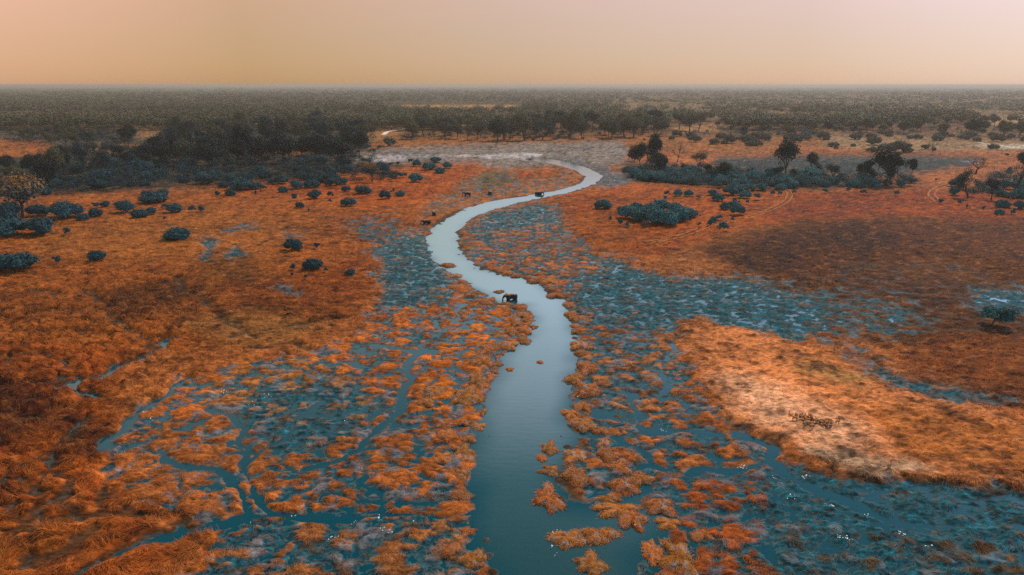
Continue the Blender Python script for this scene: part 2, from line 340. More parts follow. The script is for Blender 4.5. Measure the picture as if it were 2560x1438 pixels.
def ground_colour(X, Y, h, rgb, T, L):
    rank = np.floor(T / 2.0); T = T - 2.0 * rank; rank = rank / 255
    var = fbm(X, Y, 9, 4, 101, .6); v2 = fbm(X * .55, Y, 2.0, 3, 105, .65); v3 = fbm(X, Y, 45, 3, 109)
    v4 = fbm(X * .5, Y, .55, 2, 117, .7)
    col = rgb * np.clip(.92 + .70 * var + .80 * v2 + .45 * v3 + .55 * v4, .12, 2.2)[..., None]
    pale = sstep(.15, .50, v2 + .5 * fbm(X, Y, 5, 3, 131))[..., None]                  # bleached dry stems
    col = col * (1 - .30 * pale) + np.array([.42, .155, .048], np.float32) * .30 * pale
    dark = sstep(.10, .45, fbm(X * .7, Y, 3.2, 3, 133) - .12 * v2)[..., None]
    col = col * (1 - .60 * dark * sstep(1.1, 1.5, L)[..., None])
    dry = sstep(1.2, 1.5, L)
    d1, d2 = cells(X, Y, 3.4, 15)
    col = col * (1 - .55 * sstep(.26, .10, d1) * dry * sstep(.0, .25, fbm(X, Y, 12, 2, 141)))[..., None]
    hollow = (sstep(.44, .22, h) * dry * .8)[..., None]  # crease shade between mounds painted into the colour; also dark mud in trails
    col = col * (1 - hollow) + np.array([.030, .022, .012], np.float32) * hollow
    tealc = np.array([.007, .064, .086], np.float32) * np.clip(1 + .9 * fbm(X, Y, 4, 4, 115, .65) + .5 * v4, .25, 2.2)[..., None]
    greyc = np.array([.085, .122, .148], np.float32) * np.clip(1 + .5 * v2, .4, 1.6)[..., None]
    tn = fbm(X * .6, Y, 9, 4, 121, .62) * .55 + .22 * fbm(X * .5, Y, 1.2, 2, 125)
    wetz = sstep(.01, .12, T)
    mudc = np.array([.075, .040, .018], np.float32) * np.clip(1 + 1.1 * v2 + .8 * v4, .2, 2.6)[..., None]
    mb = (sstep(-.08, .22, fbm(X * .7, Y, 3.0, 4, 151, .65) - .35 * (T - .45)) * .85)[..., None]
    tealc = tealc * np.clip(1 + .9 * v2 + .9 * v4, .25, 2.4)[..., None]
    tealc = tealc * (1 - mb) + mudc * mb
    t = sstep(.14, -.14, rank - T * 1.02 + .05 + tn) * wetz
    g = sstep(.02, .30, fbm(X, Y, 4, 3, 128) + .3 * (T - .45)) * .8 * wetz
    col = col * (1 + .10 * wetz * (3 * sstep(.5, 1.0, rank) - 1))[..., None]
    col = col * (1 - g[..., None]) + greyc * g[..., None]
    col = col * (1 - t[..., None]) + tealc * t[..., None]
    edge = (sstep(.16, .0, h) * .75)[..., None]
    mud = np.array([.045, .085, .095], np.float32)
    col = col * (1 - edge) + mud * edge
    return np.clip(col, .004, .9)

# ------------------------------------------------------------------ materials
def mat(name):
    m = bpy.data.materials.new(name); m.use_nodes = True
    return m, m.node_tree.nodes, m.node_tree.links, m.node_tree.nodes['Principled BSDF']
def attr_mat(name, rough=.9, spec=.15, fine=0, boost=1.0):
    m, n, l, b = mat(name)
    a = n.new('ShaderNodeAttribute'); a.attribute_name = 'tint'
    b.inputs['Roughness'].default_value = rough; b.inputs['Specular IOR Level'].default_value = spec
    src = a.outputs['Color']
    if fine:
        g = n.new('ShaderNodeNewGeometry')
        mp = n.new('ShaderNodeMapping'); mp.inputs['Scale'].default_value = (fine * .6, fine, fine)
        l.new(g.outputs['Position'], mp.inputs[0])
        t = n.new('ShaderNodeTexNoise'); t.inputs['Scale'].default_value = 1.0; t.inputs['Detail'].default_value = 4; t.inputs['Roughness'].default_value = .7
        l.new(mp.outputs[0], t.inputs['Vector'])
        r = n.new('ShaderNodeMapRange'); r.inputs['From Min'].default_value = .3; r.inputs['From Max'].default_value = .7
        r.inputs['To Min'].default_value = .35 * boost; r.inputs['To Max'].default_value = 1.65 * boost
        l.new(t.outputs['Fac'], r.inputs['Value'])
        mxx = n.new('ShaderNodeVectorMath'); mxx.operation = 'SCALE'
        l.new(src, mxx.inputs[0]); l.new(r.outputs[0], mxx.inputs['Scale']); src = mxx.outputs[0]
        bp = n.new('ShaderNodeBump'); bp.inputs['Strength'].default_value = .6; bp.inputs['Distance'].default_value = .25
        l.new(t.outputs['Fac'], bp.inputs['Height']); l.new(bp.outputs[0], b.inputs['Normal'])
    l.new(src, b.inputs['Base Color'])
    return m
M_GROUND = attr_mat('marsh and meadow ground', .95, .08, 1.6)
M_GRASS = attr_mat('grass blades', .85, .12)
M_MAT = attr_mat('floating grass', .9, .1)

def foliage(name, c0, c1, top=None, top_z=(.6, 1.0)):
    """leaf colour varies from plant to plant and from clump to clump; top = leaves flushed orange in the upper crown"""
    m, n, l, b = mat(name)
    oi = n.new('ShaderNodeObjectInfo'); tcn = n.new('ShaderNodeTexCoord')
    t = n.new('ShaderNodeTexNoise'); t.inputs['Scale'].default_value = 7; t.inputs['Detail'].default_value = 3
    l.new(tcn.outputs['Object'], t.inputs['Vector'])
    ad = n.new('ShaderNodeMath'); ad.operation = 'MULTIPLY_ADD'; ad.inputs[1].default_value = .7
    l.new(oi.outputs['Random'], ad.inputs[0])
    r = n.new('ShaderNodeMapRange'); r.inputs['From Min'].default_value = .35; r.inputs['From Max'].default_value = .68; r.inputs['To Max'].default_value = .6; r.inputs['To Min'].default_value = -.2
    l.new(t.outputs['Fac'], r.inputs['Value']); l.new(r.outputs[0], ad.inputs[2])
    mx_ = n.new('ShaderNodeMix'); mx_.data_type = 'RGBA'; mx_.inputs[6].default_value = (*c0, 1); mx_.inputs[7].default_value = (*c1, 1)
    l.new(ad.outputs[0], mx_.inputs[0]); src = mx_.outputs[2]
    if top:
        s = n.new('ShaderNodeSeparateXYZ'); l.new(tcn.outputs['Object'], s.inputs[0])
        q = n.new('ShaderNodeMapRange'); q.inputs['From Min'].default_value, q.inputs['From Max'].default_value = top_z
        l.new(s.outputs['Z'], q.inputs['Value'])
        mu = n.new('ShaderNodeMath'); mu.operation = 'MULTIPLY'; mu.use_clamp = True
        gg = n.new('ShaderNodeMath'); gg.operation = 'MULTIPLY_ADD'; gg.inputs[1].default_value = 4; gg.inputs[2].default_value = -1.4; gg.use_clamp = True
        l.new(t.outputs['Fac'], gg.inputs[0]); l.new(q.outputs[0], mu.inputs[0]); l.new(gg.outputs[0], mu.inputs[1])
        m2 = n.new('ShaderNodeMix'); m2.data_type = 'RGBA'; l.new(mu.outputs[0], m2.inputs[0]); l.new(src, m2.inputs[6]); m2.inputs[7].default_value = (*top, 1)
        src = m2.outputs[2]
    l.new(src, b.inputs['Base Color'])
    b.inputs['Roughness'].default_value = .75; b.inputs['Specular IOR Level'].default_value = .15
    return m
M_SHRUB = foliage('teal shrub leaves', (.012, .064, .070), (.038, .135, .148))
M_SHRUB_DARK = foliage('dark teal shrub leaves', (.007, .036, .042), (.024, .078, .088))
M_SHRUB_FAR = foliage('far shrub leaves', (.050, .058, .046), (.090, .085, .058))
M_TEAL = foliage('dusky tree leaves', (.004, .014, .014), (.016, .027, .021))
M_OLIVE = foliage('olive brown tree leaves', (.040, .048, .030), (.105, .078, .030))
M_ORANGE = foliage('dusky leaves flushed orange on top', (.020, .055, .060), (.040, .08, .08), (.30, .12, .02), (.45, .75))
M_TWIG = foliage('grey teal twigs', (.008, .023, .026), (.022, .044, .046))
def plain(name, c, rough=.85, noise=6, amt=.5):
    m, n, l, b = mat(name)
    tcn = n.new('ShaderNodeTexCoord'); t = n.new('ShaderNodeTexNoise'); t.inputs['Scale'].default_value = noise; t.inputs['Detail'].default_value = 5
    l.new(tcn.outputs['Object'], t.inputs['Vector'])
    mx_ = n.new('ShaderNodeMix'); mx_.data_type = 'RGBA'
    mx_.inputs[6].default_value = (*[v * (1 - amt) for v in c], 1); mx_.inputs[7].default_value = (*[v * (1 + amt) for v in c], 1)
    l.new(t.outputs['Fac'], mx_.inputs[0]); l.new(mx_.outputs[2], b.inputs['Base Color'])
    b.inputs['Roughness'].default_value = rough; b.inputs['Specular IOR Level'].default_value = .2
    return m
M_BARK = plain('dark bark', (.022, .026, .024), .9, 12)
M_SAND = plain('pale sand', (.33, .115, .028), .95, .4, .3)
M_PALE = plain('white sand', (.75, .62, .50), .95, .1, .2)
M_IVORY = plain('ivory', (.6, .55, .45), .5)
M_SPECK = plain('white speck colour', (.8, .82, .84), .6)
def water_mat():
    """silty open river is glossier than the clear weed filled water of the marsh"""
    m, n, l, b = mat('murky water')
    a = n.new('ShaderNodeAttribute'); a.attribute_name = 'tint'
    mx_ = n.new('ShaderNodeMix'); mx_.data_type = 'RGBA'; l.new(a.outputs['Fac'], mx_.inputs[0])
    mx_.inputs[6].default_value = (.001, .050, .074, 1); mx_.inputs[7].default_value = (.002, .040, .048, 1); l.new(mx_.outputs[2], b.inputs['Base Color'])
    r = n.new('ShaderNodeMapRange'); r.inputs['To Min'].default_value = 1.27; r.inputs['To Max'].default_value = 2.45; l.new(a.outputs['Fac'], r.inputs['Value']); l.new(r.outputs[0], b.inputs['IOR'])
    r2 = n.new('ShaderNodeMapRange'); r2.inputs['To Min'].default_value = .12; r2.inputs['To Max'].default_value = .08; l.new(a.outputs['Fac'], r2.inputs['Value']); l.new(r2.outputs[0], b.inputs['Roughness'])
    r3 = n.new('ShaderNodeMapRange'); r3.inputs['To Min'].default_value = .30; r3.inputs['To Max'].default_value = .5; l.new(a.outputs['Fac'], r3.inputs['Value']); l.new(r3.outputs[0], b.inputs['Specular IOR Level'])
    g = n.new('ShaderNodeNewGeometry')
    t = n.new('ShaderNodeTexNoise'); t.inputs['Scale'].default_value = .9; t.inputs['Detail'].default_value = 3
    mp = n.new('ShaderNodeMapping'); mp.inputs['Scale'].default_value = (.5, 1.3, 1)
    l.new(g.outputs['Position'], mp.inputs[0]); l.new(mp.outputs[0], t.inputs['Vector'])
    bp = n.new('ShaderNodeBump'); bp.inputs['Strength'].default_value = .10; bp.inputs['Distance'].default_value = .06
    l.new(t.outputs['Fac'], bp.inputs['Height']); l.new(bp.outputs[0], b.inputs['Normal'])
    return m
M_WATER = water_mat()

# ------------------------------------------------------------------ mesh helpers
def mesh_np(name, V, quads=None, tris=None, m=None, tint=None, smooth=False):
    me = bpy.data.meshes.new(name)
    V = np.asarray(V, np.float32); me.vertices.add(len(V)); me.vertices.foreach_set('co', V.ravel())
    q = np.zeros((0, 4), np.int32) if quads is None else np.asarray(quads, np.int32)
    t = np.zeros((0, 3), np.int32) if tris is None else np.asarray(tris, np.int32)
    loops = np.concatenate([q.ravel(), t.ravel()])
    me.loops.add(len(loops)); me.loops.foreach_set('vertex_index', loops)
    starts = np.concatenate([np.arange(len(q)) * 4, len(q) * 4 + np.arange(len(t)) * 3]).astype(np.int32)
    me.polygons.add(len(starts)); me.polygons.foreach_set('loop_start', starts)
    if smooth: me.polygons.foreach_set('use_smooth', np.ones(len(starts), bool))
    if tint is not None:
        a = me.attributes.new('tint', 'FLOAT_COLOR', 'POINT')
        a.data.foreach_set('color', np.concatenate([tint, np.ones((len(tint), 1))], 1).astype(np.float32).ravel())
    me.update(calc_edges=True)
    if m: me.materials.append(m)
    return me
def link(name, data, parent=None, **props):
    o = bpy.data.objects.new(name, data); COL.objects.link(o)
    if parent: o.parent = parent
    for k, v in props.items(): o[k] = v
    return o

# ------------------------------------------------------------------ ground, water, tracks
rows = np.concatenate([212.6 + np.geomspace(2.9, 60, 90), np.arange(274.5, 1760, 2.0)])
_, YR = pw(1280, rows); YR = YR[::-1].copy()
YR = np.concatenate([[20, 30, 38], YR[YR > 42]])
TX = np.linspace(-1.45, 1.45, 1420)
YG = np.repeat(YR[:, None], len(TX), 1); XG = YG * TX[None, :]
h, rgb, T, L = ground(XG, YG)
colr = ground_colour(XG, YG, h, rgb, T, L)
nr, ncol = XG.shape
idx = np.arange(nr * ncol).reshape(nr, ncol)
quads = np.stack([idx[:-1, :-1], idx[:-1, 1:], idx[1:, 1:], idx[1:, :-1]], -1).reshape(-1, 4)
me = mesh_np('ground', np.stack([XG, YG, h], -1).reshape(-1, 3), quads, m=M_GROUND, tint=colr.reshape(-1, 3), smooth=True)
link('ground', me, kind='structure', label='orange grassland and marsh floor of the river plain', category='ground')
del quads, colr, rgb, T, L
wx_, wy_ = np.meshgrid(np.linspace(-1, 1, 420), np.concatenate([np.linspace(15, 300, 260), np.linspace(304, 900, 120)]))
wx_ = wx_ * (60 + 1.0 * wy_)
sd = seg_dist(wx_, wy_, RIVER_W + RIVER_W[:1]); sd[in_poly(wx_, wy_, RIVER_W)] *= -1
opn = np.maximum(sstep(2.5, -4.0, sd + 2.0 * fbm(wx_, wy_, 8, 2, 73)), sstep(330, 460, wy_))
wi = np.arange(wx_.size).reshape(wx_.shape)
me = mesh_np('water', np.stack([wx_, wy_, wx_ * 0], -1).reshape(-1, 3), np.stack([wi[:-1, :-1], wi[:-1, 1:], wi[1:, 1:], wi[1:, :-1]], -1).reshape(-1, 4), m=M_WATER, tint=np.repeat(opn.reshape(-1, 1), 3, 1))
link('water', me, kind='structure', label='winding pale blue river with flooded marsh at both sides', category='river')

def hgt(x, y):
    return float(ground(np.array([x]), np.array([y]))[0][0])
def track(pts, width, gap, m, label):
    P = to_world(pts); S = []
    for (x0, y0), (x1, y1) in zip(P[:-1], P[1:]):
        n = max(2, int(math.hypot(x1 - x0, y1 - y0) / 2.0))
        S += [(x0 + (x1 - x0) * i / n, y0 + (y1 - y0) * i / n) for i in range(n)]
    S = np.array(S + [P[-1]]); 
    for _ in range(6): S[1:-1] = (S[:-2] + 2 * S[1:-1] + S[2:]) / 4
    D = np.gradient(S, axis=0); D /= np.linalg.norm(D, axis=1)[:, None] + 1e-9
    Nn = np.stack([-D[:, 1], D[:, 0]], 1); V, Q = [], []
    for off in ((-gap / 2, gap / 2) if gap else (0,)):
        b = len(V); 
        for i in range(len(S)):
            wv = width * (.75 + .5 * random.random())
            for s in (-.5, .5):
                p = S[i] + Nn[i] * (off + s * wv); V.append((p[0], p[1]))
        Q += [(b + 2 * i, b + 2 * i + 1, b + 2 * i + 3, b + 2 * i + 2) for i in range(len(S) - 1)]
    V = np.array(V); z = ground(V[:, 0], V[:, 1])[0] + .12
    link('path', mesh_np('path', np.column_stack([V, z]), Q, m=m), kind='structure', label=label, category='track')
track([(1620,612),(1700,598),(1745,580),(1800,562),(1870,549),(1905,537),(1945,521),(1968,506),(1976,491),(1966,478)], 0.6, 2.2, M_SAND, 'twin wheel track curving through the orange meadow right of the river')
track([(2345,508),(2326,492),(2334,479),(2358,469),(2386,463)], 0.8, 2.6, M_SAND, 'twin wheel track bending behind the shrubs at the right')
track([(2440,360),(2490,367),(2530,372),(2620,380)], 2.2, 0, M_PALE, 'white sandy track between far trees at the right')
track([(958,341),(968,333),(1000,328),(1030,322)], 5, 0, M_PALE, 'pale sandy track leading into the far wood')

# ------------------------------------------------------------------ grass (uncountable)
def blades(X, Y, Z, ln, wd, ang, lift, tint):
    """bent blades: two at the foot, two at the bend, one tip"""
    dx, dy = np.cos(ang), np.sin(ang); px_, py_ = -dy * wd * .5, dx * wd * .5
    n = len(X); V = np.empty((n, 5, 3), np.float32)
    V[:, 0] = np.stack([X - px_, Y - py_, Z], 1); V[:, 1] = np.stack([X + px_, Y + py_, Z], 1)
    mxp, myp, mz = X + dx * ln * .42, Y + dy * ln * .42, Z + ln * lift
    V[:, 2] = np.stack([mxp + px_ * .8, myp + py_ * .8, mz], 1); V[:, 3] = np.stack([mxp - px_ * .8, myp - py_ * .8, mz], 1)
    V[:, 4] = np.stack([X + dx * ln, Y + dy * ln, Z + ln * lift * .62], 1)
    b = np.arange(n)[:, None] * 5
    return V.reshape(-1, 3), b + np.array([[0, 1, 2, 3]]), b + np.array([[3, 2, 4]]), np.repeat(tint, 5, 0)
def scatter(n, y0, y1, tmax=1.02):
    # even spread per picture row: nearer ground gets more blades per square metre
    r = RNG.uniform(0, 1, n); Y = 1.0 / (1 / y1 + (1 / y0 - 1 / y1) * r); return RNG.uniform(-tmax, tmax, n) * Y, Y
GV = {'marsh_grass': [], 'dry_grass': []}
for n, y0, y1 in ((420000, 52, 150), (230000, 140, 330)):
    X, Y = scatter(n, y0, y1)
    h, rgb, T, L = ground(X, Y)
    keep = h > np.where(L > 1.3, .40, .06)
    clump = fbm(X, Y, 2.2, 2, 201) + .5 * fbm(X, Y, 6, 2, 205)
    keep &= RNG.uniform(-.9, .5, n) < clump
    smooth_lawn = in_poly(*wp(X, Y), ISLAND); keep &= ~(smooth_lawn & (RNG.random(n) < .55))
    X, Y, h, rgb, T, L = X[keep], Y[keep], h[keep], rgb[keep], T[keep], L[keep]
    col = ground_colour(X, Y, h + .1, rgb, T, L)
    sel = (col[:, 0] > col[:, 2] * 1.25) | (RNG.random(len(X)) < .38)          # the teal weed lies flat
    X, Y, h, col, L = X[sel], Y[sel], h[sel], col[sel], L[sel]
    n = len(X); rv = RNG.uniform(.55, 1.75, n)[:, None]; col = col * rv
    p = (RNG.random(n) < .22)[:, None]; col = np.where(p, col * .45 + np.array([.36, .135, .038]) * .55, col)
    ang = 2 * np.pi * 1.2 * fbm(X, Y, 9, 2, 211) + 2.5 * fbm(X, Y, 2.5, 1, 215) + RNG.normal(0, .28, n) - .7
    s = np.clip(Y / 130, .75, 1.35)
    slope = sstep(.2, -.4, (X + 40 + .18 * Y) / 60)
    ln = (RNG.uniform(.7, 1.55, n) * (1 + .5 * slope)) * s ** .5; wd = RNG.uniform(.045, .085, n) * s
    lift = RNG.uniform(.22, .50, n) * np.where(L > 1.3, .8, 1.0) * np.clip(1.5 - Y / 200, .40, 1.0)
    mf = np.where(L > 1.25, 1.0, .62); ln = ln * mf; lift = lift * np.where(L > 1.25, 1.0, .75); wd = wd * np.where(L > 1.25, 1.0, .85)
    lawn = in_poly(*wp(X, Y), ISLAND); ln = np.where(lawn, ln * .55, ln)
    w = L < 1.25
    for nm, sel in (('marsh_grass', w), ('dry_grass', ~w)):
        GV[nm].append(blades(X[sel], Y[sel], h[sel] - .04, ln[sel], wd[sel], ang[sel], lift[sel], col[sel]))
for nm, parts in GV.items():
    V, Q, Tt, C = [], [], [], []; b = 0
    for v, q, t, c in parts:
        V.append(v); Q.append(q + b); Tt.append(t + b); C.append(c); b += len(v)
    me = mesh_np(nm, np.concatenate(V), np.concatenate(Q), np.concatenate(Tt), M_GRASS, np.concatenate(C))
    link(nm, me, kind='stuff', category='grass', label={'marsh_grass': 'rust and blue grey sedge growing out of the flooded marsh', 'dry_grass': 'dry orange brown grass over the meadows'}[nm])
del GV

# tiny white quads scattered on the weed
V, Q = [], []
for cx, cy, sx, sy, n in ((1330,1300,10,20,0),(1960,1180,70,30,60),(2140,1320,70,26,60),(2030,1240,60,26,36),(2240,1350,60,20,30),(1410,1360,22,22,16),(1450,1000,12,60,8),(880,1285,40,14,22),(690,1300,60,10,18),(830,1375,40,14,18),
                          (640,985,60,16,40),(740,1040,60,20,26),(370,1045,40,20,22),(2510,760,40,16,40),(1225,900,14,10,3),(1000,1330,60,40,20),(1520,1300,80,40,18),(1100,1230,50,40,12),(1600,1130,60,30,14)):
    if not n: continue
    n = max(3, int(n * .4)); ks = RNG.integers(0, max(2, n // 7), n); X, Y = pw(np.take(RNG.normal(cx, sx, n), ks) + RNG.normal(0, 6, n), np.take(RNG.normal(cy, sy, n), ks) + RNG.normal(0, 3.5, n)); Z = np.maximum(ground(X, Y)[0], 0) + .28
    for x, y, z in zip(X, Y, Z):
        r, a = random.uniform(.04, .10), random.uniform(0, 6.28); b = len(V)
        for k in range(4):
            V.append((x + r * math.cos(a + k * math.pi / 2), y + r * math.sin(a + k * math.pi / 2), z + random.uniform(-.02, .08)))
        Q.append((b, b + 1, b + 2, b + 3))
link('white_specks', mesh_np('white_specks', V, Q, m=M_SPECK), kind='stuff', category='specks', label='tiny white dots spread over the teal marsh weed')

# ------------------------------------------------------------------ floating mats of grass in the river
def make_mat(seed):
    r = np.random.default_rng(seed); V, Tr, C = [], [], []
    na, nrg = 30, 7; ph = r.uniform(0, 6.28, 5); am = r.uniform(.05, .2, 5)
    V.append((0, 0, .30))
    for j in range(1, nrg + 1):
        q = j / nrg
        for i in range(na):
            a = 2 * np.pi * i / na
            rr = 1 + sum(am[k] * np.sin((k + 2) * a + ph[k]) for k in range(5)); rr += r.normal(0, .05) * q
            z = .34 * (1 - q ** 3) + r.normal(0, .06) * (1 - q) - (.12 if j == nrg else 0)
            V.append((rr * q * np.cos(a), rr * q * np.sin(a), z))
    for i in range(na): Tr.append((0, 1 + i, 1 + (i + 1) % na))
    Qd = []
    for j in range(nrg - 1):
        for i in range(na):
            a0, a1 = 1 + j * na + i, 1 + j * na + (i + 1) % na; Qd.append((a0, a0 + na, a1 + na, a1))
    V = np.array(V)
    base = np.array([.40, .118, .020]) * r.uniform(.6, 1.15) * np.array([1, r.uniform(.9, 1.15), 1])
    nz = fbm(V[:, 0] * 3, V[:, 1] * 3, 1.0, 3, seed)
    C = base * np.clip(1 + 1.0 * nz, .25, 1.8)[:, None]
    g = sstep(.05, .4, fbm(V[:, 0] * 2.2, V[:, 1] * 2.2, 1.0, 2, seed + 9))[:, None] * r.uniform(.2, .9)
    C = C * (1 - g) + np.array([.28, .26, .27]) * g
    n = 800; a = r.uniform(0, 6.28, n); q = np.sqrt(r.uniform(.02, 1.05, n))
    rr = 1 + sum(am[k] * np.sin((k + 2) * a + ph[k]) for k in range(5))
    x, y = rr * q * np.cos(a), rr * q * np.sin(a); z = .30 * (1 - np.minimum(q, 1) ** 3)
    ang = a + r.normal(0, .9, n)
    tint = base * r.uniform(.3, 1.7, n)[:, None]
    gb = sstep(.05, .35, fbm(x * 2.2, y * 2.2, 1.0, 2, seed + 9))[:, None] * r.uniform(.3, 1.0); db = sstep(.1, .4, fbm(x * 3, y * 3, 1.0, 2, seed + 21))[:, None] * .6
    tint = (tint * (1 - gb) + np.array([.17, .19, .205]) * r.uniform(.5, 1.4, n)[:, None] * gb) * (1 - db)
    pl = (r.random(n) < .12)[:, None]; tint = np.where(pl, np.array([.40, .26, .17]) * r.uniform(.6, 1.2, n)[:, None], tint)
    v, qd, t, c = blades(x, y, z - .03, r.uniform(.09, .23, n), r.uniform(.022, .045, n), ang, r.uniform(.25, .7, n), tint)
    o = len(V)
    return mesh_np('grass_mat', np.concatenate([V, v]), np.concatenate([np.array(Qd), qd + o]), np.concatenate([np.array(Tr), t + o]), M_MAT, np.concatenate([C, c]), smooth=False)
MATS = [make_mat(300 + k) for k in range(12)]
MAT_LIST = [(1168,992,80,44,'largest orange grass mat jutting into the river from the left marsh'),(1350,906,16,8,'lone small yellow orange grass scrap floating in mid river'),
 (1207,1032,18,16,'small round grass tuft with white flecks floating off the left bank'),(1196,1068,30,20,'small bright orange grass tuft standing off the left bank, below the white flecked tuft'),
 (1310,852,34,20,'bright yellow orange tuft at the tip of the left mats, below the ring of mats'),(1334,818,22,9,'thin orange grass scrap right of the left mats'),(1312,801,16,16,'small round orange tuft in open water below the bathing elephant'),
 (1293,812,32,12,None),(1328,786,8,6,None),(1300,770,30,14,None),(1306,789,34,14,None),(1280,800,16,9,None),(1278,830,32,18,None),(1312,828,26,18,None),(1246,836,28,16,None),(1272,866,36,22,None),
 (1238,868,34,18,None),(1218,877,40,24,'shaggy orange mat with a yellow lower edge beside the left bank'),(1248,913,20,8,None),(1236,930,22,10,None),(1274,924,20,8,None),(1225,890,10,5,None),(1258,886,8,5,None),
 (1204,906,50,30,None),(1196,952,50,32,None),(1205,966,34,20,None),(1150,1000,46,24,None),(1256,770,36,12,None),(1266,763,30,9,'grass mat touching the water in front of the bathing elephant'),(1216,757,46,16,None),(1248,730,24,8,None),
 (1340,700,60,16,None),(1372,706,44,14,'flat orange mat at the right bank above the river narrows'),(1390,740,46,12,'long low orange mat on the right bank opposite the bathing elephant'),(1424,764,34,14,'lens shaped orange mat alone off the right bank'),
 (1428,786,28,14,None),(1432,796,26,18,None),(1438,816,24,10,None),(1440,830,28,10,None),(1450,866,44,20,None),(1458,886,44,16,None),(1466,922,50,28,'large mat with a pale blue middle on the right bank'),
 (1438,948,46,28,'round pinkish mat standing alone off the right bank'),(1470,978,62,32,None),(1424,1036,40,24,'small oval mat in open water off the right bank, above the paired tufts'),(1458,1018,44,28,None),(1458,1064,62,32,None),(1500,1080,30,16,None),
 (1374,1122,44,28,'blue grey mat floating in mid river, upper of two at the right'),(1354,1146,24,20,None),(1376,1178,48,24,'rusty low mat in mid river below the blue grey mat'),(1442,1142,60,36,None),(1440,1196,64,44,None),(1372,1248,70,56,'large tangled blue grey mat alone in mid river'),
 (1520,1250,60,20,'slim orange mat alone in the dark water bay at the right'),(1558,1216,70,32,None),(1540,1276,110,30,None),(1580,1300,60,50,None),(1420,1348,90,40,'white speckled mat at the left tip of the lower right islands'),(1500,1340,80,40,'dark tipped shaggy mat right of the white speckled mat'),
 (1478,1412,74,44,'tangled mat at the bottom edge of the picture right of the river'),(1632,1384,46,66,None),(1700,1400,80,80,None),(1510,1110,30,20,None),(1516,1140,46,34,None),(1548,1170,70,34,None),(1600,1200,60,30,None),(1650,1268,76,36,None),(1670,1310,60,26,None),
 (1760,1340,60,30,None),(1160,1060,24,12,None),(1168,1100,40,18,None),(1160,1130,50,26,None),(1120,1090,54,30,None),(1150,1190,50,24,None),(1168,1150,36,20,None),(1150,1240,60,26,None),(1166,1330,44,20,None),(1180,1400,60,40,None),(1110,1060,60,26,None),(1108,1150,50,26,None),(1120,1380,60,30,None),
 (1090,980,60,30,None),(1060,1010,50,20,None),(1100,1320,50,24,None),(1150,720,50,14,None),(1180,738,44,12,None),(1140,690,30,10,None),(1120,664,40,10,None),(1066,584,26,7,None),(1350,688,30,9,None),(1290,690,30,9,None),(1266,684,26,8,None),(1240,676,22,7,None)]
for k, (px, py, w, hh, lab) in enumerate(MAT_LIST):
    x, y = (float(v) for v in pw(px, py)); s = ppm(x, y)
    o = link('grass_mat', MATS[k % 12], category='grass mat', group='grass mats floating along the river')
    sx = w / s * .5; sy = hh / s * .5 / max(CAM_H / math.sqrt(x * x + y * y + CAM_H ** 2), .15)
    sy = min(max(sy, sx * .5), sx * 2.0)
    o.scale = (sx, sy, .42 * (sx * sy) ** .5 + .45); o.rotation_euler.z = random.choice((0, math.pi)) + random.uniform(-.25, .25)
    o.location = (x, y, max(0.0, min(.25, hgt(x, y))) - .02)
    side = 'left' if px < 1335 else 'right'
    part = ('by the upper bend' if py < 700 else 'below the bathing elephant' if py < 960 else 'by the wide lower river')
    o['label'] = lab or f'rusty orange grass mat at the {side} marsh edge {part}'

# ------------------------------------------------------------------ shrubs
def leaf_cloud(C, Rr, n, size, r, flat=.0, up=.35):
    """n leaf faces laid through and over the lobes (centres C, radii Rr)"""
    w = Rr[:, 0] * Rr[:, 1]; k = r.choice(len(C), n, p=w / w.sum())
    d = r.normal(0, 1, (n, 3)); d[:, 2] = np.abs(d[:, 2]) * 1.0 - .35 * r.random(n); d /= np.linalg.norm(d, axis=1)[:, None]
    p = C[k] + d * Rr[k] * np.where(r.random(n) < .22, r.uniform(1.0, 1.45, n), r.uniform(.62, 1.06, n) ** .7)[:, None]
    nrm = d + r.normal(0, .55, (n, 3)); nrm[:, 2] += up; nrm /= np.linalg.norm(nrm, axis=1)[:, None]
    t = np.cross(nrm, r.normal(0, 1, (n, 3))); t /= np.linalg.norm(t, axis=1)[:, None] + 1e-9
    b = np.cross(nrm, t); s = (size * r.uniform(.6, 1.4, n))[:, None]
    V = np.stack([p - t * s - b * s * .4, p + t * s * .2 - b * s * .7, p + t * s + b * s * .4, p - t * s * .2 + b * s * .7], 1).reshape(-1, 3)
    return V, np.arange(n)[:, None] * 4 + np.array([[0, 1, 2, 3]])
def ico(sub=1):
    import bmesh
    bm = bmesh.new(); bmesh.ops.create_icosphere(bm, subdivisions=sub, radius=1)
    V = np.array([v.co[:] for v in bm.verts]); Fc = np.array([[v.index for v in f.verts] for f in bm.faces]); bm.free(); return V, Fc
ICO = ico(2)
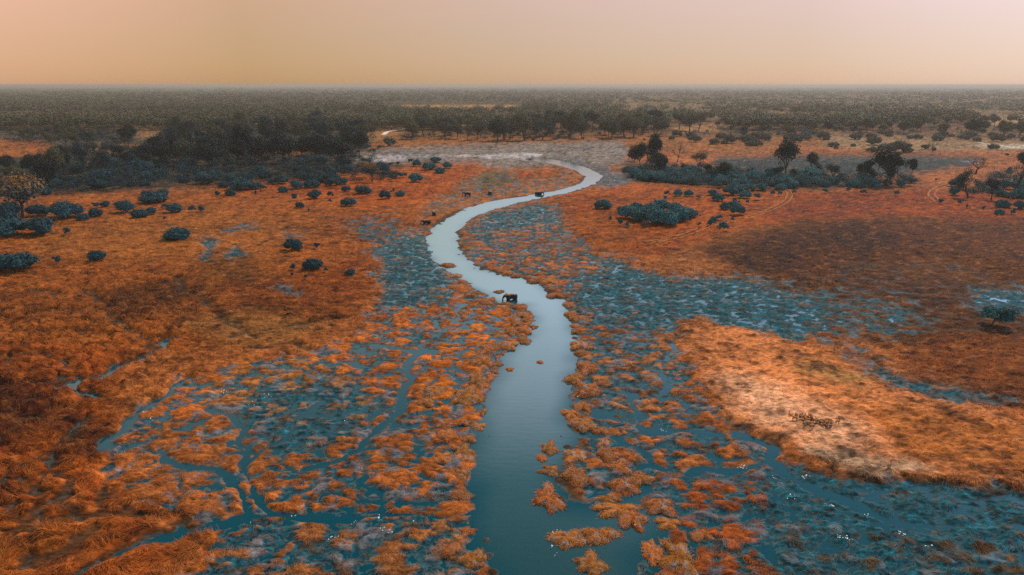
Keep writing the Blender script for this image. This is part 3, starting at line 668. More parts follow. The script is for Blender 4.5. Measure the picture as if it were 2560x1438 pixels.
def make_shrub(seed, lobes, leaves, size, tall=.62):
    """unit wide dome of leafy lobes reaching the ground"""
    r = np.random.default_rng(seed); C, Rr = [], []
    for k in range(lobes):
        a = r.uniform(0, 6.28); q = math.sqrt(r.random()) * .33
        rad = r.uniform(.13, .22) * (1.15 - q); z = (tall - rad) * (1 - (q / .5) ** 2) * r.uniform(.45, 1.0)
        C.append((q * math.cos(a) * 1.0, q * math.sin(a), max(z, rad * .5))); Rr.append((rad, rad, rad * r.uniform(.8, 1.05)))
    C, Rr = np.array(C), np.array(Rr)
    V, Q = leaf_cloud(C, Rr, leaves, size, r)
    V[:, 2] = np.maximum(V[:, 2], -.02)
    cv = np.concatenate([C[k] + ICO[0] * Rr[k] * .72 for k in range(lobes)]); cf = np.concatenate([ICO[1] + k * len(ICO[0]) for k in range(lobes)])
    ext = max(np.ptp(V[:, 0]), np.ptp(V[:, 1]))
    V = np.concatenate([V, cv]) / ext
    return mesh_np('shrub', V, Q, cf + len(V) - len(cv), M_SHRUB)
SHRUBS = [make_shrub(500 + k, 16 + 2 * k, 3000, .027, .52 + .03 * (k % 5)) for k in range(8)]
SMALL = [make_shrub(540 + k, 6, 900, .04, .75 + .1 * (k % 3)) for k in range(4)]
SHRUBS_FAR = []
for s_ in SHRUBS[:4]:
    c = s_.copy(); c.materials.clear(); c.materials.append(M_SHRUB_FAR); SHRUBS_FAR.append(c)

def recolour(src, m):
    out = []
    for s_ in src:
        c = s_.copy(); c.materials.clear(); c.materials.append(m); out.append(c)
    return out
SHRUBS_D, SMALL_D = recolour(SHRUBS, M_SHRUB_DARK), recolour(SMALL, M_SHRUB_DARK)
SHRUB_LIST = [(443,606,70,'broad round dark shrub alone in the left meadow, left of the pools'),(40,690,100,'large dark shrub cut by the left edge of the picture'),(142,668,20,'small upright shrub right of the large shrub at the left edge'),
 (245,660,42,'low oblong teal shrub alone in the left meadow, below the broad round one'),(734,634,54,'low flat teal shrub in the meadow left of the marsh'),(796,629,20,'small dense shrub right of the low flat teal shrub'),
 (783,682,54,'ragged blue grey shrub with bleached stems at its foot'),(730,684,20,'small blue shrub left of the ragged blue grey shrub'),(877,696,30,'low dark brown shrub at the marsh edge right of the ragged shrub'),
 (729,697,11,None),(767,706,14,None),(817,688,14,None),(108,596,80,'long dark shrub clump, the right one of the pair by the left edge'),(28,600,86,'long dark shrub clump, the left one of the pair by the left edge'),(174,594,20,None),(20,568,62,None),(25,545,60,None),(94,548,50,None),
 (167,552,76,'wide dark shrub clump between the orange topped tree and the round shrubs'),(240,548,36,None),(208,557,32,None),(238,526,18,None),(265,522,24,None),(310,538,50,'smooth oval shrub, leftmost of the round ones in the upper left meadow'),(350,550,43,None),(380,542,26,None),(386,514,72,None),(370,498,32,None),(407,497,40,None),
 (414,528,18,None),(437,537,38,None),(480,535,20,'left of two small twin shrubs in the upper left meadow'),(502,535,20,'right of two small twin shrubs in the upper left meadow'),(413,557,10,None),(577,494,30,None),(541,495,18,None),(734,507,22,None),(750,525,26,'round shrub casting a dark shadow, alone below the wood edge'),(788,502,40,None),(828,500,22,None),(826,514,12,None),(774,533,9,None),
 (605,480,66,None),(640,478,40,None),(709,486,32,None),(638,488,9,None),(662,480,16,None),(740,478,40,None),(780,474,46,None),(830,470,40,None),(858,466,36,None),(560,474,30,None),
 (909,490,52,None),(963,502,34,'tall rounded shrub, left one of the pair above the left river bank'),(1001,495,30,'rounded shrub, right one of the pair above the left river bank'),(982,484,12,None),(870,521,46,'flat spreading shrub below the wood edge left of the paired shrubs'),(865,484,26,None),(1039,460,44,'large dome shaped shrub alone on the meadow left of the far bend'),(999,451,22,None),(1013,448,18,None),(980,452,20,None),
 (1100,437,36,'round front shrub of the clump beside the grey mudflat'),(1072,429,42,None),(1117,425,30,None),(1042,420,26,None),(997,418,12,None),(977,420,12,None),(1090,411,34,None),(975,370,40,'dark shrub on the bank below the sandy track'),(917,376,26,None),(949,375,14,None),
 (1507,528,58,'tall domed shrub alone left of the big thicket on the right meadow'),
 (1570,552,60,None),(1600,560,70,None),(1640,568,76,None),(1668,570,84,None),(1625,540,60,None),(1692,560,64,None),(1715,552,54,None),(1560,538,40,None),(1650,534,60,None),(1682,540,54,None),(1730,548,30,None),(1590,536,44,None),
 (1523,558,14,None),(1549,570,18,None),(1571,574,18,None),(1609,573,18,None),(1744,546,16,None),
 (1770,571,22,None),(1783,562,24,None),(1797,556,22,None),(1807,573,24,None),(1814,583,18,None),(1797,580,12,None),(1748,573,12,None),(1832,560,14,None),
 (1812,530,34,None),(1832,526,28,None),(1844,544,40,'egg shaped shrub beside the bend of the wheel track'),(1839,513,18,None),(1869,515,12,None),(1892,505,22,None),(1794,508,36,None),(1861,501,40,None),(1781,494,28,None),(1828,493,44,None),(1840,484,54,None),(1870,482,44,None),(1906,482,38,None),
 (1666,493,18,None),(1694,495,26,None),(1721,496,26,None),(1745,502,16,None),(1664,505,14,None),(1930,493,14,None),(1951,495,16,None),(1983,491,14,None),(1950,480,36,None),(1968,474,36,None),
 (1585,446,42,None),(1602,454,46,None),(1570,434,32,None),(1625,458,44,None),(1650,460,40,None),(1680,462,40,None),(1710,464,40,None),(1740,466,36,None),(1770,460,40,None),(1800,466,44,None),
 (2061,489,18,None),(2122,482,14,None),(2156,491,18,None),(2193,479,16,None),(2240,494,14,'small lone shrub on the open orange ground right of the spreading tree'),(2340,457,7,None),(2353,515,14,None),(2400,517,12,None),(2419,525,9,None),(2455,527,9,None),
 (2383,493,30,'rounded shrub at the foot of the dark bush by the right wheel track'),(2390,472,36,'tall dark shrub where the right wheel track ends'),(2504,524,38,'smooth dome shaped shrub, upper of two near the right edge'),(2497,542,24,'smooth round shrub, lower of two near the right edge'),(2533,542,14,None),(2548,528,32,None),
 (2222,345,20,None),(2176,349,26,None),(2181,367,42,None),(2083,371,28,None),(2090,376,12,None),(2132,370,14,None),(2313,377,24,'square dark shrub alone on the far right plain'),(2334,381,12,None),(2180,384,30,None),(2215,385,42,None),(2245,386,46,None),(2270,385,26,None),(2272,372,14,None),(2483,376,26,'pale shrub beside the white sandy track'),(2517,393,9,None),(2249,366,10,None),
 (1333,354,12,None),(1387,353,14,None),(1458,352,10,None),(1610,355,8,None)]
def zone_phrase(px, py):
    if py < 395: return 'on the far plain beyond the mudflat' if px > 1500 else 'on the bank before the far wood'
    if px < 300: return 'in the dark clumps below the left wood' if py < 560 else 'low in the left meadow'
    if px < 560: return 'scattered on the upper left meadow'
    if px < 900: return 'along the edge of the left wood' if py < 545 else 'around the ragged shrub by the marsh'
    if px < 1140: return 'near the left bank of the far river bend'
    if px < 1765 and py > 520: return 'in the big teal thicket on the right meadow' if 1550 < px and py > 530 and py < 572 else 'scattered around the big teal thicket'
    if px < 2000: return 'in the small tight cluster beside the wheel track' if py > 552 else 'under the trees above the right meadow' if py < 480 else 'between the right wood and the wheel track'
    if px < 2300: return 'dotted along the foot of the spreading tree'
    return 'dotted near the right edge of the picture'
def put_shrub(px, py, w, lab=None, hs=1.0, zone=None):
    x, y = (float(v) for v in pw(px, py)); s = ppm(x, y)
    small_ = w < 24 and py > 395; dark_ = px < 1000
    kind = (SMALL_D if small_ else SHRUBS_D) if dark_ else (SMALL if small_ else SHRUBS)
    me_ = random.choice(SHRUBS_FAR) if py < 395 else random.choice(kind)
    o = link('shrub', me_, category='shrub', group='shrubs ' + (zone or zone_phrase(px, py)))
    W = w / s; y += W * .25; x *= 1 + W * .25 / y
    o.location = (x, y, hgt(x, y) - .05); o.rotation_euler.z = random.uniform(0, 6.28)
    hgt_f = random.uniform(.9, 1.15) * hs * (1.15 if W < 3 else 1.0 if W < 7 else .85)
    o.scale = (W, W * random.uniform(.85, 1.05), W * hgt_f)
    o['label'] = lab or f"{'small ' if w < 24 else 'leafy '}{'olive' if py < 395 else 'blue green'} shrub {zone or zone_phrase(px, py)}"
    return o
for px, py, w, lab in SHRUB_LIST: put_shrub(px, py, w, lab)
def fill(poly, n, seed, mind):
    r = np.random.default_rng(seed); xs = [p[0] for p in poly]; ys = [p[1] for p in poly]; out = []
    W = to_world(poly); wx = [p[0] for p in W]; wy = [p[1] for p in W]
    for _ in range(n * 60):
        # even over the picture's height and width, thinned by ground distance
        q = (r.uniform(min(xs), max(xs)), r.uniform(min(ys), max(ys)))
        if not in_poly(np.array([q[0]]), np.array([q[1]]), poly)[0]: continue
        x, y = (float(v) for v in pw(*q))
        if all((x - a) ** 2 + (y - b) ** 2 > mind * mind for a, b, *_ in out): out.append((x, y, q[0], q[1]))
        if len(out) >= n: break
    return out
for poly, n, wm, zone in (([(0,500),(250,488),(380,470),(560,468),(960,462),(985,440),(900,428),(560,440),(200,445),(0,450)], 50, 9.5, 'massed along the front of the left wood'),
                          ([(100,440),(560,432),(900,420),(890,405),(560,415),(60,425)], 16, 11, 'filling the gaps inside the left wood'),
                          ([(1780,470),(2000,476),(2130,476),(2270,474),(2280,462),(2100,452),(1960,450),(1700,440),(1600,430),(1590,455)], 30, 9, 'under the trees right of the mudflat'),
                          ([(1590,455),(1800,470),(2000,474),(2280,470),(2280,462),(1990,456),(1620,436)], 14, 12, 'massed in the thicket right of the mudflat'),
                          ([(2400,500),(2560,512),(2600,470),(2560,440),(2440,450)], 10, 8, 'under the bare trees at the right edge'),
                          ([(60,350),(330,345),(480,360),(420,385),(250,392),(140,380)], 14, 11, 'on the pale ground before the upper left trees'),
                          ([(1620,346),(1760,340),(2050,338),(2100,352),(1980,372),(1760,366)], 40, 11, 'in front of the far wood at the right'),
                          ([(2080,352),(2560,360),(2600,330),(2300,320),(2090,325)], 26, 11, 'between the hazy trees of the far right plain')):
    for x, y, px, py in fill(poly, n, len(poly) * 7 + n, 4.5):
        put_shrub(px, py, wm * random.uniform(.6, 1.25) * ppm(x, y), hs=1.05, zone=zone)

# ------------------------------------------------------------------ trees
def tube(V, Q, pts, rad, sides=6):
    pts = np.asarray(pts, float); b = len(V)
    for i, p in enumerate(pts):
        d = pts[min(i + 1, len(pts) - 1)] - pts[max(i - 1, 0)]; d /= np.linalg.norm(d) + 1e-9
        a = np.cross(d, (0.31, .95, .05)); a /= np.linalg.norm(a); c = np.cross(d, a)
        for k in range(sides):
            t = 2 * math.pi * k / sides; V.append(p + rad[i] * (math.cos(t) * a + math.sin(t) * c))
    for i in range(len(pts) - 1):
        for k in range(sides):
            Q.append((b + i * sides + k, b + i * sides + (k + 1) % sides, b + (i + 1) * sides + (k + 1) % sides, b + (i + 1) * sides + k))
def make_tree(seed, trunk=.26, spread=.42, levels=3, leaves=3400, leaf=.017, clump=.13, first=4, mats=None, lean=.0):
    """unit tall tree: trunk and limbs in one mesh, leaf clumps round the twigs in another"""
    r = np.random.default_rng(seed); V, Q, tips = [], [], []
    def grow(p, d, ln, rad, lv):
        pts = [p]; q = p.copy(); dd = d.copy()
        for i in range(4):
            dd = dd + r.normal(0, .16, 3); dd[2] += .05; dd /= np.linalg.norm(dd); q = q + dd * ln / 4; pts.append(q.copy())
        tube(V, Q, pts, [rad * (1 - .13 * i) for i in range(5)], 6 if lv < 2 else 4)
        if lv >= 1 and lv < levels and r.random() < .7: tips.append(pts[3] + r.normal(0, .03, 3))
        if lv >= levels: tips.append(q); tips.append(pts[2]); return
        n = first if lv == 0 else int(r.integers(2, 4)); a0 = r.uniform(0, 6.28)
        for k in range(n):
            a = a0 + 6.283 * k / n + r.normal(0, .35)
            o = np.array([math.cos(a), math.sin(a), 0]); tilt = r.uniform(.55, 1.15) * (spread / .42) if lv == 0 else r.uniform(.3, .95)
            nd = dd * math.cos(tilt) + o * math.sin(tilt); nd[2] += .12; nd /= np.linalg.norm(nd)
            grow(pts[-1] if k < n - 1 else pts[3], nd, ln * r.uniform(.62, .95) * (1.15 if lv == 0 else .8), rad * .55, lv + 1)
    grow(np.array([0., 0, -.02]), np.array([lean, 0, 1.]), trunk, .028, 0)
    V = np.array(V); tips = np.array(tips)
    Rr = np.repeat(np.array([[clump, clump, clump * .85]]), len(tips), 0) * r.uniform(.6, 1.25, (len(tips), 1))
    LV, LQ = leaf_cloud(tips, Rr, leaves, leaf, r, up=.3)
    low = LV.reshape(-1, 4, 3); keepf = low[:, :, 2].mean(1) > trunk * .75
    LV = low[keepf].reshape(-1, 3); LQ = np.arange(len(LV)).reshape(-1, 4)
    top = LV[:, 2].max(); wide = max(np.ptp(LV[:, 0]), np.ptp(LV[:, 1]))
    V /= top; LV = LV / top
    tm = mesh_np('trunk', V, Q, m=M_BARK, smooth=True)
    crowns = []
    for m_ in mats: crowns.append(mesh_np('crown', LV, LQ, m=m_))
    return tm, crowns, wide / top
ROUND = [make_tree(600 + k, .17 + .03 * (k % 3), .40, 3, 6000, .018, .150, 4, (M_TEAL, M_OLIVE, M_ORANGE)) for k in range(6)]
TALL = [make_tree(630 + k, .20, .28, 3, 3000, .015, .14, 3, (M_TEAL, M_OLIVE, M_ORANGE)) for k in range(2)]
THIN = [make_tree(640 + k, .20, .38, 4, 2600, .012, .11, 4, (M_TWIG, M_OLIVE, M_ORANGE)) for k in range(4)]
SPREAD = [make_tree(670 + k, .20, .46, 4, 3400, .014, .10, 4, (M_TEAL, M_OLIVE, M_ORANGE)) for k in range(2)]
BARE = [make_tree(650 + k, .25, .40, 4, 160, .010, .07, 4, (M_TWIG, M_OLIVE, M_ORANGE)) for k in range(2)]
KIND = {'round': ROUND, 'tall': TALL, 'thin': THIN, 'spread': SPREAD, 'bare': BARE}
def put_tree(x, y, H, Wd, kind, colour, label, group=None):
    tm, crowns, wide = random.choice(KIND[kind])
    e = bpy.data.objects.new('tree', None); COL.objects.link(e); e.empty_display_size = .5
    e.location = (x, y, hgt(x, y) - .05); e.rotation_euler.z = random.uniform(0, 6.28)
    k = Wd / (H * wide); e.scale = (H * k, H * k, H)
    e['label'] = label; e['category'] = 'tree'
    if group: e['group'] = group
    link('trunk', tm, e); link('crown', crowns[colour], e)
    return e
TREES = [(615,421,100,62,'spread',0,'tall dark tree with forked trunk standing over the grey shrubs, left wood'),(753,402,58,46,'round',0,'dark round tree just left of the broad front tree in the left wood'),(723,404,52,34,'round',0,'slim dark tree left of the dark round tree in the left wood'),
 (839,423,74,88,'spread',0,'broad dark tree at the right front of the left wood'),(931,458,52,58,'thin',2,'orange topped low tree at the wood edge by the far river bend'),(127,478,66,66,'round',0,'wide dark tree above the shrub mass near the left edge'),
 (57,551,100,112,'round',2,'orange topped tree with dark trunk in the left meadow by the picture edge'),(205,436,72,52,'thin',0,'thin grey tree with spread bare limbs over a pale gap'),(260,444,62,44,'thin',0,'thin grey tree right of the one over the pale gap'),(433,430,64,40,'bare',0,'bare tree with fanned limbs in the left wood'),
 (476,430,62,42,'bare',0,'bare fan shaped tree left of the tall forked tree'),(648,432,38,26,'bare',0,'small crooked bare tree right of the tall forked tree'),(322,370,52,42,'round',0,'umbrella shaped tree with a clear trunk on the pale ground, upper left'),(361,418,56,56,'round',0,'dark round tree below the umbrella shaped tree'),
 (920,372,62,50,'thin',1,'thin tall tree at the right end of the left wood'),(880,376,66,70,'round',0,'dark tree behind the broad front tree'),
 (1963,450,92,68,'tall',0,'tallest dark tree rising out of the shrubs right of the mudflat'),(1745,427,50,48,'thin',2,'thin rusty crowned tree between the bare tree and the tallest tree'),(1692,409,48,38,'bare',0,'bare twiggy tree behind the shrubs right of the mudflat'),
 (1615,416,56,58,'thin',0,'thin dark tree in the group right of the mudflat, nearest the mud'),(1640,404,50,34,'thin',0,'narrow taller tree behind the group right of the mudflat'),(1650,440,60,46,'round',0,'dark tree in front of the group right of the mudflat'),(1602,424,70,56,'round',0,'full dark tree at the left front of the group right of the mudflat'),(1630,420,80,46,'tall',0,'tallest tree of the group right of the mudflat'),(1586,406,44,46,'thin',2,'small orange tinged tree at the left of the group right of the mudflat'),
 (2214,468,84,84,'spread',0,'great spreading dark tree with a leaning limb on the right plain'),(2154,468,60,44,'spread',0,'dark tree left of the great spreading tree'),(2024,432,46,44,'spread',0,'flat topped dark tree before the burnt grey ground'),(2278,442,38,24,'round',0,'small dark tree right of the great spreading tree'),
 (2439,438,42,54,'bare',0,'bare fan limbed tree behind the pale tree near the right edge'),(2419,499,68,48,'thin',0,'pale grey tree with thin trunk beside the right wheel track'),(2525,493,70,90,'bare',2,'bare spreading tree with rusty twigs at the right edge'),(2478,503,46,38,'thin',0,'small grey tree between the pale tree and the spreading bare tree'),
 (2556,422,34,34,'round',0,'dark tree cut by the right edge above the bare spreading tree'),(2332,384,36,22,'bare',0,'lone bare pole like tree on the far right plain')]
for px, py, hh, w, kind, c, lab in TREES:
    x, y = (float(v) for v in pw(px, py)); s = ppm(x, y); put_tree(x, y, hh / s, w / s, kind, c, lab)
# the lone low tree on the right, hollow under its crown
lx, ly = (float(v) for v in pw(2478, 818)); ls = ppm(lx, ly)
lone_t, lone_c, lone_w = make_tree(677, .34, .62, 3, 5200, .030, .15, 4, (M_SHRUB,))
e = bpy.data.objects.new('tree', None); COL.objects.link(e); e.location = (lx, ly, hgt(lx, ly) - .05)
e.scale = (78 / ls / lone_w,) * 2 + (5.0,); e['label'] = 'lone low umbrella tree over its black shadow near the right edge'; e['category'] = 'tree'
link('trunk', lone_t, e); link('crown', lone_c[0], e)

FILLS = [([(380,430),(560,425),(900,400),(920,350),(820,320),(560,318),(440,345)], 76, (14, 20), (.8, .2), 'dusky tree packed inside the left wood', 0),
 ([(0,470),(200,440),(380,425),(380,400),(150,405),(0,420)], 16, (10, 14), (.4, .6), 'grey teal tree in the lower corner of the left wood', 0),
 ([(30,345),(100,340),(330,335),(330,350),(240,372),(100,370),(30,360)], 22, (9, 14), (.5, .5), 'dusky tree in the clump on the upper left plain', 1),
 ([(1000,352),(1200,358),(1560,350),(1760,336),(1740,316),(1400,318),(1010,322)], 66, (17, 24), (.85, .15), 'olive brown tree in the belt of trees behind the mudflat', 1),
 ([(1760,345),(2050,340),(2110,322),(2080,300),(1800,300)], 30, (9, 15), (.8, .2), 'olive tree scattered over the sandy plain beyond the right plain', 1),
 ([(2110,345),(2300,345),(2560,352),(2640,330),(2640,300),(2300,300),(2120,305)], 44, (10, 17), (.7, .3), 'hazy olive tree scattered over the far right plain', 1),
 ([(1585,455),(2290,472),(2285,455),(2000,446),(1620,425)], 12, (6, 10), (.2, .8), 'small grey teal tree among the scrub right of the river', 0)]
for poly, n, (h0, h1), (p0, p1), lab, colr_ in FILLS:
    for x, y, px, py in fill(poly, n, n * 3 + 1, 8.0):
        H = random.uniform(h0, h1) * (1.22 if random.random() < .18 else 1.0); kind = 'round' if random.random() < p0 else 'thin'
        c = colr_ if random.random() < .8 else 1 - colr_
        put_tree(x, y, H, H * random.uniform(.75, 1.1), kind, c, lab + (' with a full crown' if kind == 'round' else ' with a thin see-through crown'), lab.replace('tree', 'trees', 1))

# grey scrub between the trees, one tangled mass
r = np.random.default_rng(88); V, Q = [], []; nb = 0
M_TWIG_PALE = foliage('pale grey teal twigs', (.022, .055, .060), (.055, .100, .105))
LEFT, RIGHT = ([],[]), ([],[])
for poly, n in (([(0,505),(250,486),(380,470),(560,466),(990,460),(1000,432),(960,408),(860,396),(560,404),(200,400),(60,410),(0,430)], 330), ([(1575,456),(1800,474),(2000,476),(2280,470),(2270,452),(2000,446),(1800,428),(1640,420),(1580,430)], 190),
                ([(380,405),(900,396),(960,372),(930,352),(820,318),(560,314),(440,345),(390,380)], 240), ([(20,362),(340,355),(340,338),(100,336),(20,346)], 70), ([(2410,498),(2600,500),(2600,450),(2540,440),(2430,470)], 40),
                ([(1000,356),(1300,356),(1560,346),(1560,330),(1010,335)], 90), ([(1620,352),(1760,346),(2050,345),(2100,330),(1780,325)], 60), ([(1990,345),(2560,345),(2640,320),(2050,318)], 70)):
    for x, y, px, py in fill(poly, n, n + 2, 2.5):
        if px > 1560 and fbm(np.array([x]), np.array([y]), 22, 2, 401)[0] < -.12: continue
        W = r.uniform(1.8, 4.6); Hh = r.uniform(1.8, 5.6) * (1.6 if r.random() < .18 else 1.0) * (1.3 if py < 400 else 1.0); z = hgt(x, y)
        c = np.stack([x + r.normal(0, W * .5, 4), y + r.normal(0, W * .5, 4), z + Hh * r.uniform(.3, .6, 4)], 1)
        v, q = leaf_cloud(c, np.repeat([[W * .55, W * .55, Hh * .42]], 4, 0), 420, .20, r, up=.2)
        S = RIGHT if px > 1560 else LEFT
        S[0].append(v); S[1].append(q + sum(len(u_) for u_ in S[0][:-1]))
for (V, Q), m_, lab in ((LEFT, M_TWIG, 'dark tangled scrub filling the left wood and the belt behind the mudflat'), (RIGHT, M_TWIG_PALE, 'paler grey teal scrub under the trees right of the river')):
    link('scrub', mesh_np('scrub', np.concatenate(V), np.concatenate(Q), m=m_), kind='stuff', category='scrub', label=lab)

# far woodland that reads as one mass
r = np.random.default_rng(77); V, Q = [], []
NF = 14000; px = r.uniform(-500, 3060, NF); yy = 1 / r.uniform(1 / 11000, 1 / 780, NF)
xx = (px - 1280) / F * (yy * CP + CAM_H * SP)
dens = fbm(xx, yy, 260, 3, 301) + .25 * fbm(xx, yy, 60, 2, 305)
ppx, ppy = wp(xx, yy)
open_ = (in_poly(ppx, ppy, [(960,262),(1310,262),(1310,282),(1100,290),(960,280)]) | in_poly(ppx, ppy, [(-600,284),(470,290),(470,304),(100,312),(-600,308)]) | in_poly(ppx, ppy, [(1560,360),(3100,356),(3100,340),(2400,350),(1560,345)]))
gap = np.where(ppx > 1560, .0, -.14)
open_ |= in_poly(ppx, ppy, [(1880,286),(2110,296),(2080,314),(1900,308)]) | in_poly(ppx, ppy, [(2420,294),(2700,286),(2700,320),(2440,316)]) | in_poly(ppx, ppy, [(1670,312),(1810,306),(1810,334),(1680,338)]) | in_poly(ppx, ppy, [(2200,262),(2500,258),(2480,268),(2220,270)])
kp = (~open_) & ((dens > gap - .35 * sstep(1500, 4000, yy)) | (r.random(NF) < .10)) & ~((ppx > -100) & (ppx < 2660) & (ppy > 330))
nb = 0
for x, y in zip(xx[kp], yy[kp]):
    d = math.hypot(x, y); H = r.uniform(10, 19); f = 1.0 if d < 1500 else 1.6 if d < 3000 else 3.2
    W = H * r.uniform(.35, .5) * f; k = 3
    c = np.stack([x + r.normal(0, W * .5, k), y + r.normal(0, W * .4, k), H * r.uniform(.50, .70, k)], 1)
    v, q = leaf_cloud(c, np.repeat([[W * .7, W * .7, H * .34]], k, 0), 150 if d < 1500 else 70 if d < 3000 else 40, (.9, 1.7, 3.6)[0 if d < 1500 else 1 if d < 3000 else 2], r, up=.9 if d < 1400 else 2.6)
    V.append(v); Q.append(q + nb); nb += len(v)
me = mesh_np('far_woodland', np.concatenate(V), np.concatenate(Q), m=M_OLIVE)
link('far_woodland', me, kind='stuff', category='woodland', label='hazy woodland covering the plain to the horizon')
del V, Q

# ------------------------------------------------------------------ elephants
def M_elephant():
    m, n, l, b = mat('dusty elephant hide')
    tcn = n.new('ShaderNodeTexCoord'); s = n.new('ShaderNodeSeparateXYZ'); l.new(tcn.outputs['Object'], s.inputs[0])
    t = n.new('ShaderNodeTexNoise'); t.inputs['Scale'].default_value = 2.5; t.inputs['Detail'].default_value = 5; l.new(tcn.outputs['Object'], t.inputs['Vector'])
    ad = n.new('ShaderNodeMath'); ad.operation = 'MULTIPLY_ADD'; ad.inputs[1].default_value = .7; l.new(t.outputs['Fac'], ad.inputs[0]); l.new(s.outputs['Z'], ad.inputs[2])
    q = n.new('ShaderNodeMapRange'); q.inputs['From Min'].default_value = 2.72; q.inputs['From Max'].default_value = 3.0; l.new(ad.outputs[0], q.inputs['Value'])
    mx_ = n.new('ShaderNodeMix'); mx_.data_type = 'RGBA'; l.new(q.outputs[0], mx_.inputs[0]); mx_.inputs[6].default_value = (.009, .014, .016, 1); mx_.inputs[7].default_value = (.42, .20, .085, 1)  # orange back: dust, with its sunlit look put into the colour
    l.new(mx_.outputs[2], b.inputs['Base Color']); b.inputs['Roughness'].default_value = .8; b.inputs['Specular IOR Level'].default_value = .2
    return m
M_ELE = M_elephant()
def make_elephant(trunk_pts, name):
    verts, edges, rad = [], [], []
    def v(p, r_, par=None):
        verts.append(p); rad.append(r_ if isinstance(r_, tuple) else (r_, r_))
        if par is not None: edges.append((par, len(verts) - 1))
        return len(verts) - 1
    pel = v((-.95, 0, 2.0), (.62, .72)); b1 = v((-.35, 0, 1.98), (.74, .80), pel); b2 = v((.35, 0, 2.0), (.74, .78), b1); sh = v((.95, 0, 2.1), (.58, .68), b2)
    nk = v((1.4, 0, 2.28), (.42, .48), sh); hd = v((1.8, 0, 2.42), (.42, .50), nk); fc = v((2.1, 0, 2.12), (.30, .32), hd)
    p = fc
    for i, t in enumerate(trunk_pts): p = v(t, .22 - .027 * i, p)
    rump = v((-1.35, 0, 1.95), .42, pel); tl = v((-1.56, 0, 1.6), .07, rump); v((-1.6, 0, 1.0), .035, tl)
    for sx, par, dx in ((1, sh, .10), (-1, sh, -.12), (1, pel, -.12), (-1, pel, .12)):
        fx = .95 if par == sh else -.98
        a = v((fx, .42 * sx, 1.35), .36, par); bk = v((fx + dx * .6 + (.06 if par == sh else -.06), .42 * sx, .75), .24, a)
        c = v((fx + dx, .42 * sx, .22), .21, bk); v((fx + dx + .03, .42 * sx, .02), .23, c)
    me_ = bpy.data.meshes.new('elephant'); me_.from_pydata(verts, edges, []); o = bpy.data.objects.new('elephant_work', me_); COL.objects.link(o)
    o.modifiers.new('skin', 'SKIN')
    for i, sv in enumerate(me_.skin_vertices[0].data): sv.radius = rad[i]; sv.use_root = i == 0
    sb = o.modifiers.new('sub', 'SUBSURF'); sb.levels = 2; sb.render_levels = 2
    bpy.context.view_layer.update(); dg = bpy.context.evaluated_depsgraph_get()
    body = bpy.data.meshes.new_from_object(o.evaluated_get(dg)); bpy.data.objects.remove(o)
    BV = [tuple(x.co) for x in body.vertices]; BF = [tuple(p_.vertices) for p_ in body.polygons]
    # ears: curved fans hinged at the temple, swept back
    for s in (-1, 1):
        b0 = len(BV); ring = [(.10,.75),(.45,.80),(.80,.55),(.92,.05),(.80,-.45),(.50,-.85),(.20,-.80),(-.02,-.35),(-.05,.25)]
        for side in (0, 1):
            for (u_, w_) in ring + [(.42, 0)]:
                BV.append((1.66 - u_ * .82, s * (.36 + u_ * .38 + .07 * math.sin(u_ * 5) - side * .07), 2.32 + w_ * .72))
        n = len(ring)
        for side in (0, 1):
            o_ = b0 + side * (n + 1)
            for i in range(n): BF.append((o_ + i, o_ + (i + 1) % n, o_ + n))
        for i in range(n): BF.append((b0 + i, b0 + (i + 1) % n, b0 + n + 1 + (i + 1) % n, b0 + n + 1 + i))
    j = bpy.data.meshes.new('elephant'); j.from_pydata(BV, [], BF); o = bpy.data.objects.new('elephant_work', j); COL.objects.link(o)
    rm = o.modifiers.new('remesh', 'REMESH'); rm.mode = 'VOXEL'; rm.voxel_size = .055; rm.use_smooth_shade = True
    smo = o.modifiers.new('smooth', 'SMOOTH'); smo.factor = .5; smo.iterations = 2
    bpy.context.view_layer.update(); dg = bpy.context.evaluated_depsgraph_get()
    res = bpy.data.meshes.new_from_object(o.evaluated_get(dg)); bpy.data.objects.remove(o)
    res.materials.clear(); res.materials.append(M_ELE); res.name = name; return res
DOWN = [(2.3,0,1.75),(2.38,0,1.3),(2.38,0,.85),(2.44,0,.45),(2.58,0,.25)]
CURL = [(2.35,0,1.78),(2.46,0,1.38),(2.42,0,1.02),(2.2,0,.90),(2.02,0,1.15)]
UP = [(2.5,0,2.05),(2.8,0,2.3),(2.85,0,2.75),(2.7,0,3.15),(2.62,0,3.4)]
EM = {'down': make_elephant(DOWN, 'elephant'), 'curl': make_elephant(CURL, 'elephant'), 'up': make_elephant(UP, 'elephant')}
tv, tq = [], []
tube(tv, tq, [(0, 0, 0), (.18, 0, -.25), (.42, 0, -.36), (.62, 0, -.30)], [.075, .065, .045, .012], 7); TUSK = mesh_np('tusk', tv, tq, m=M_IVORY, smooth=True)
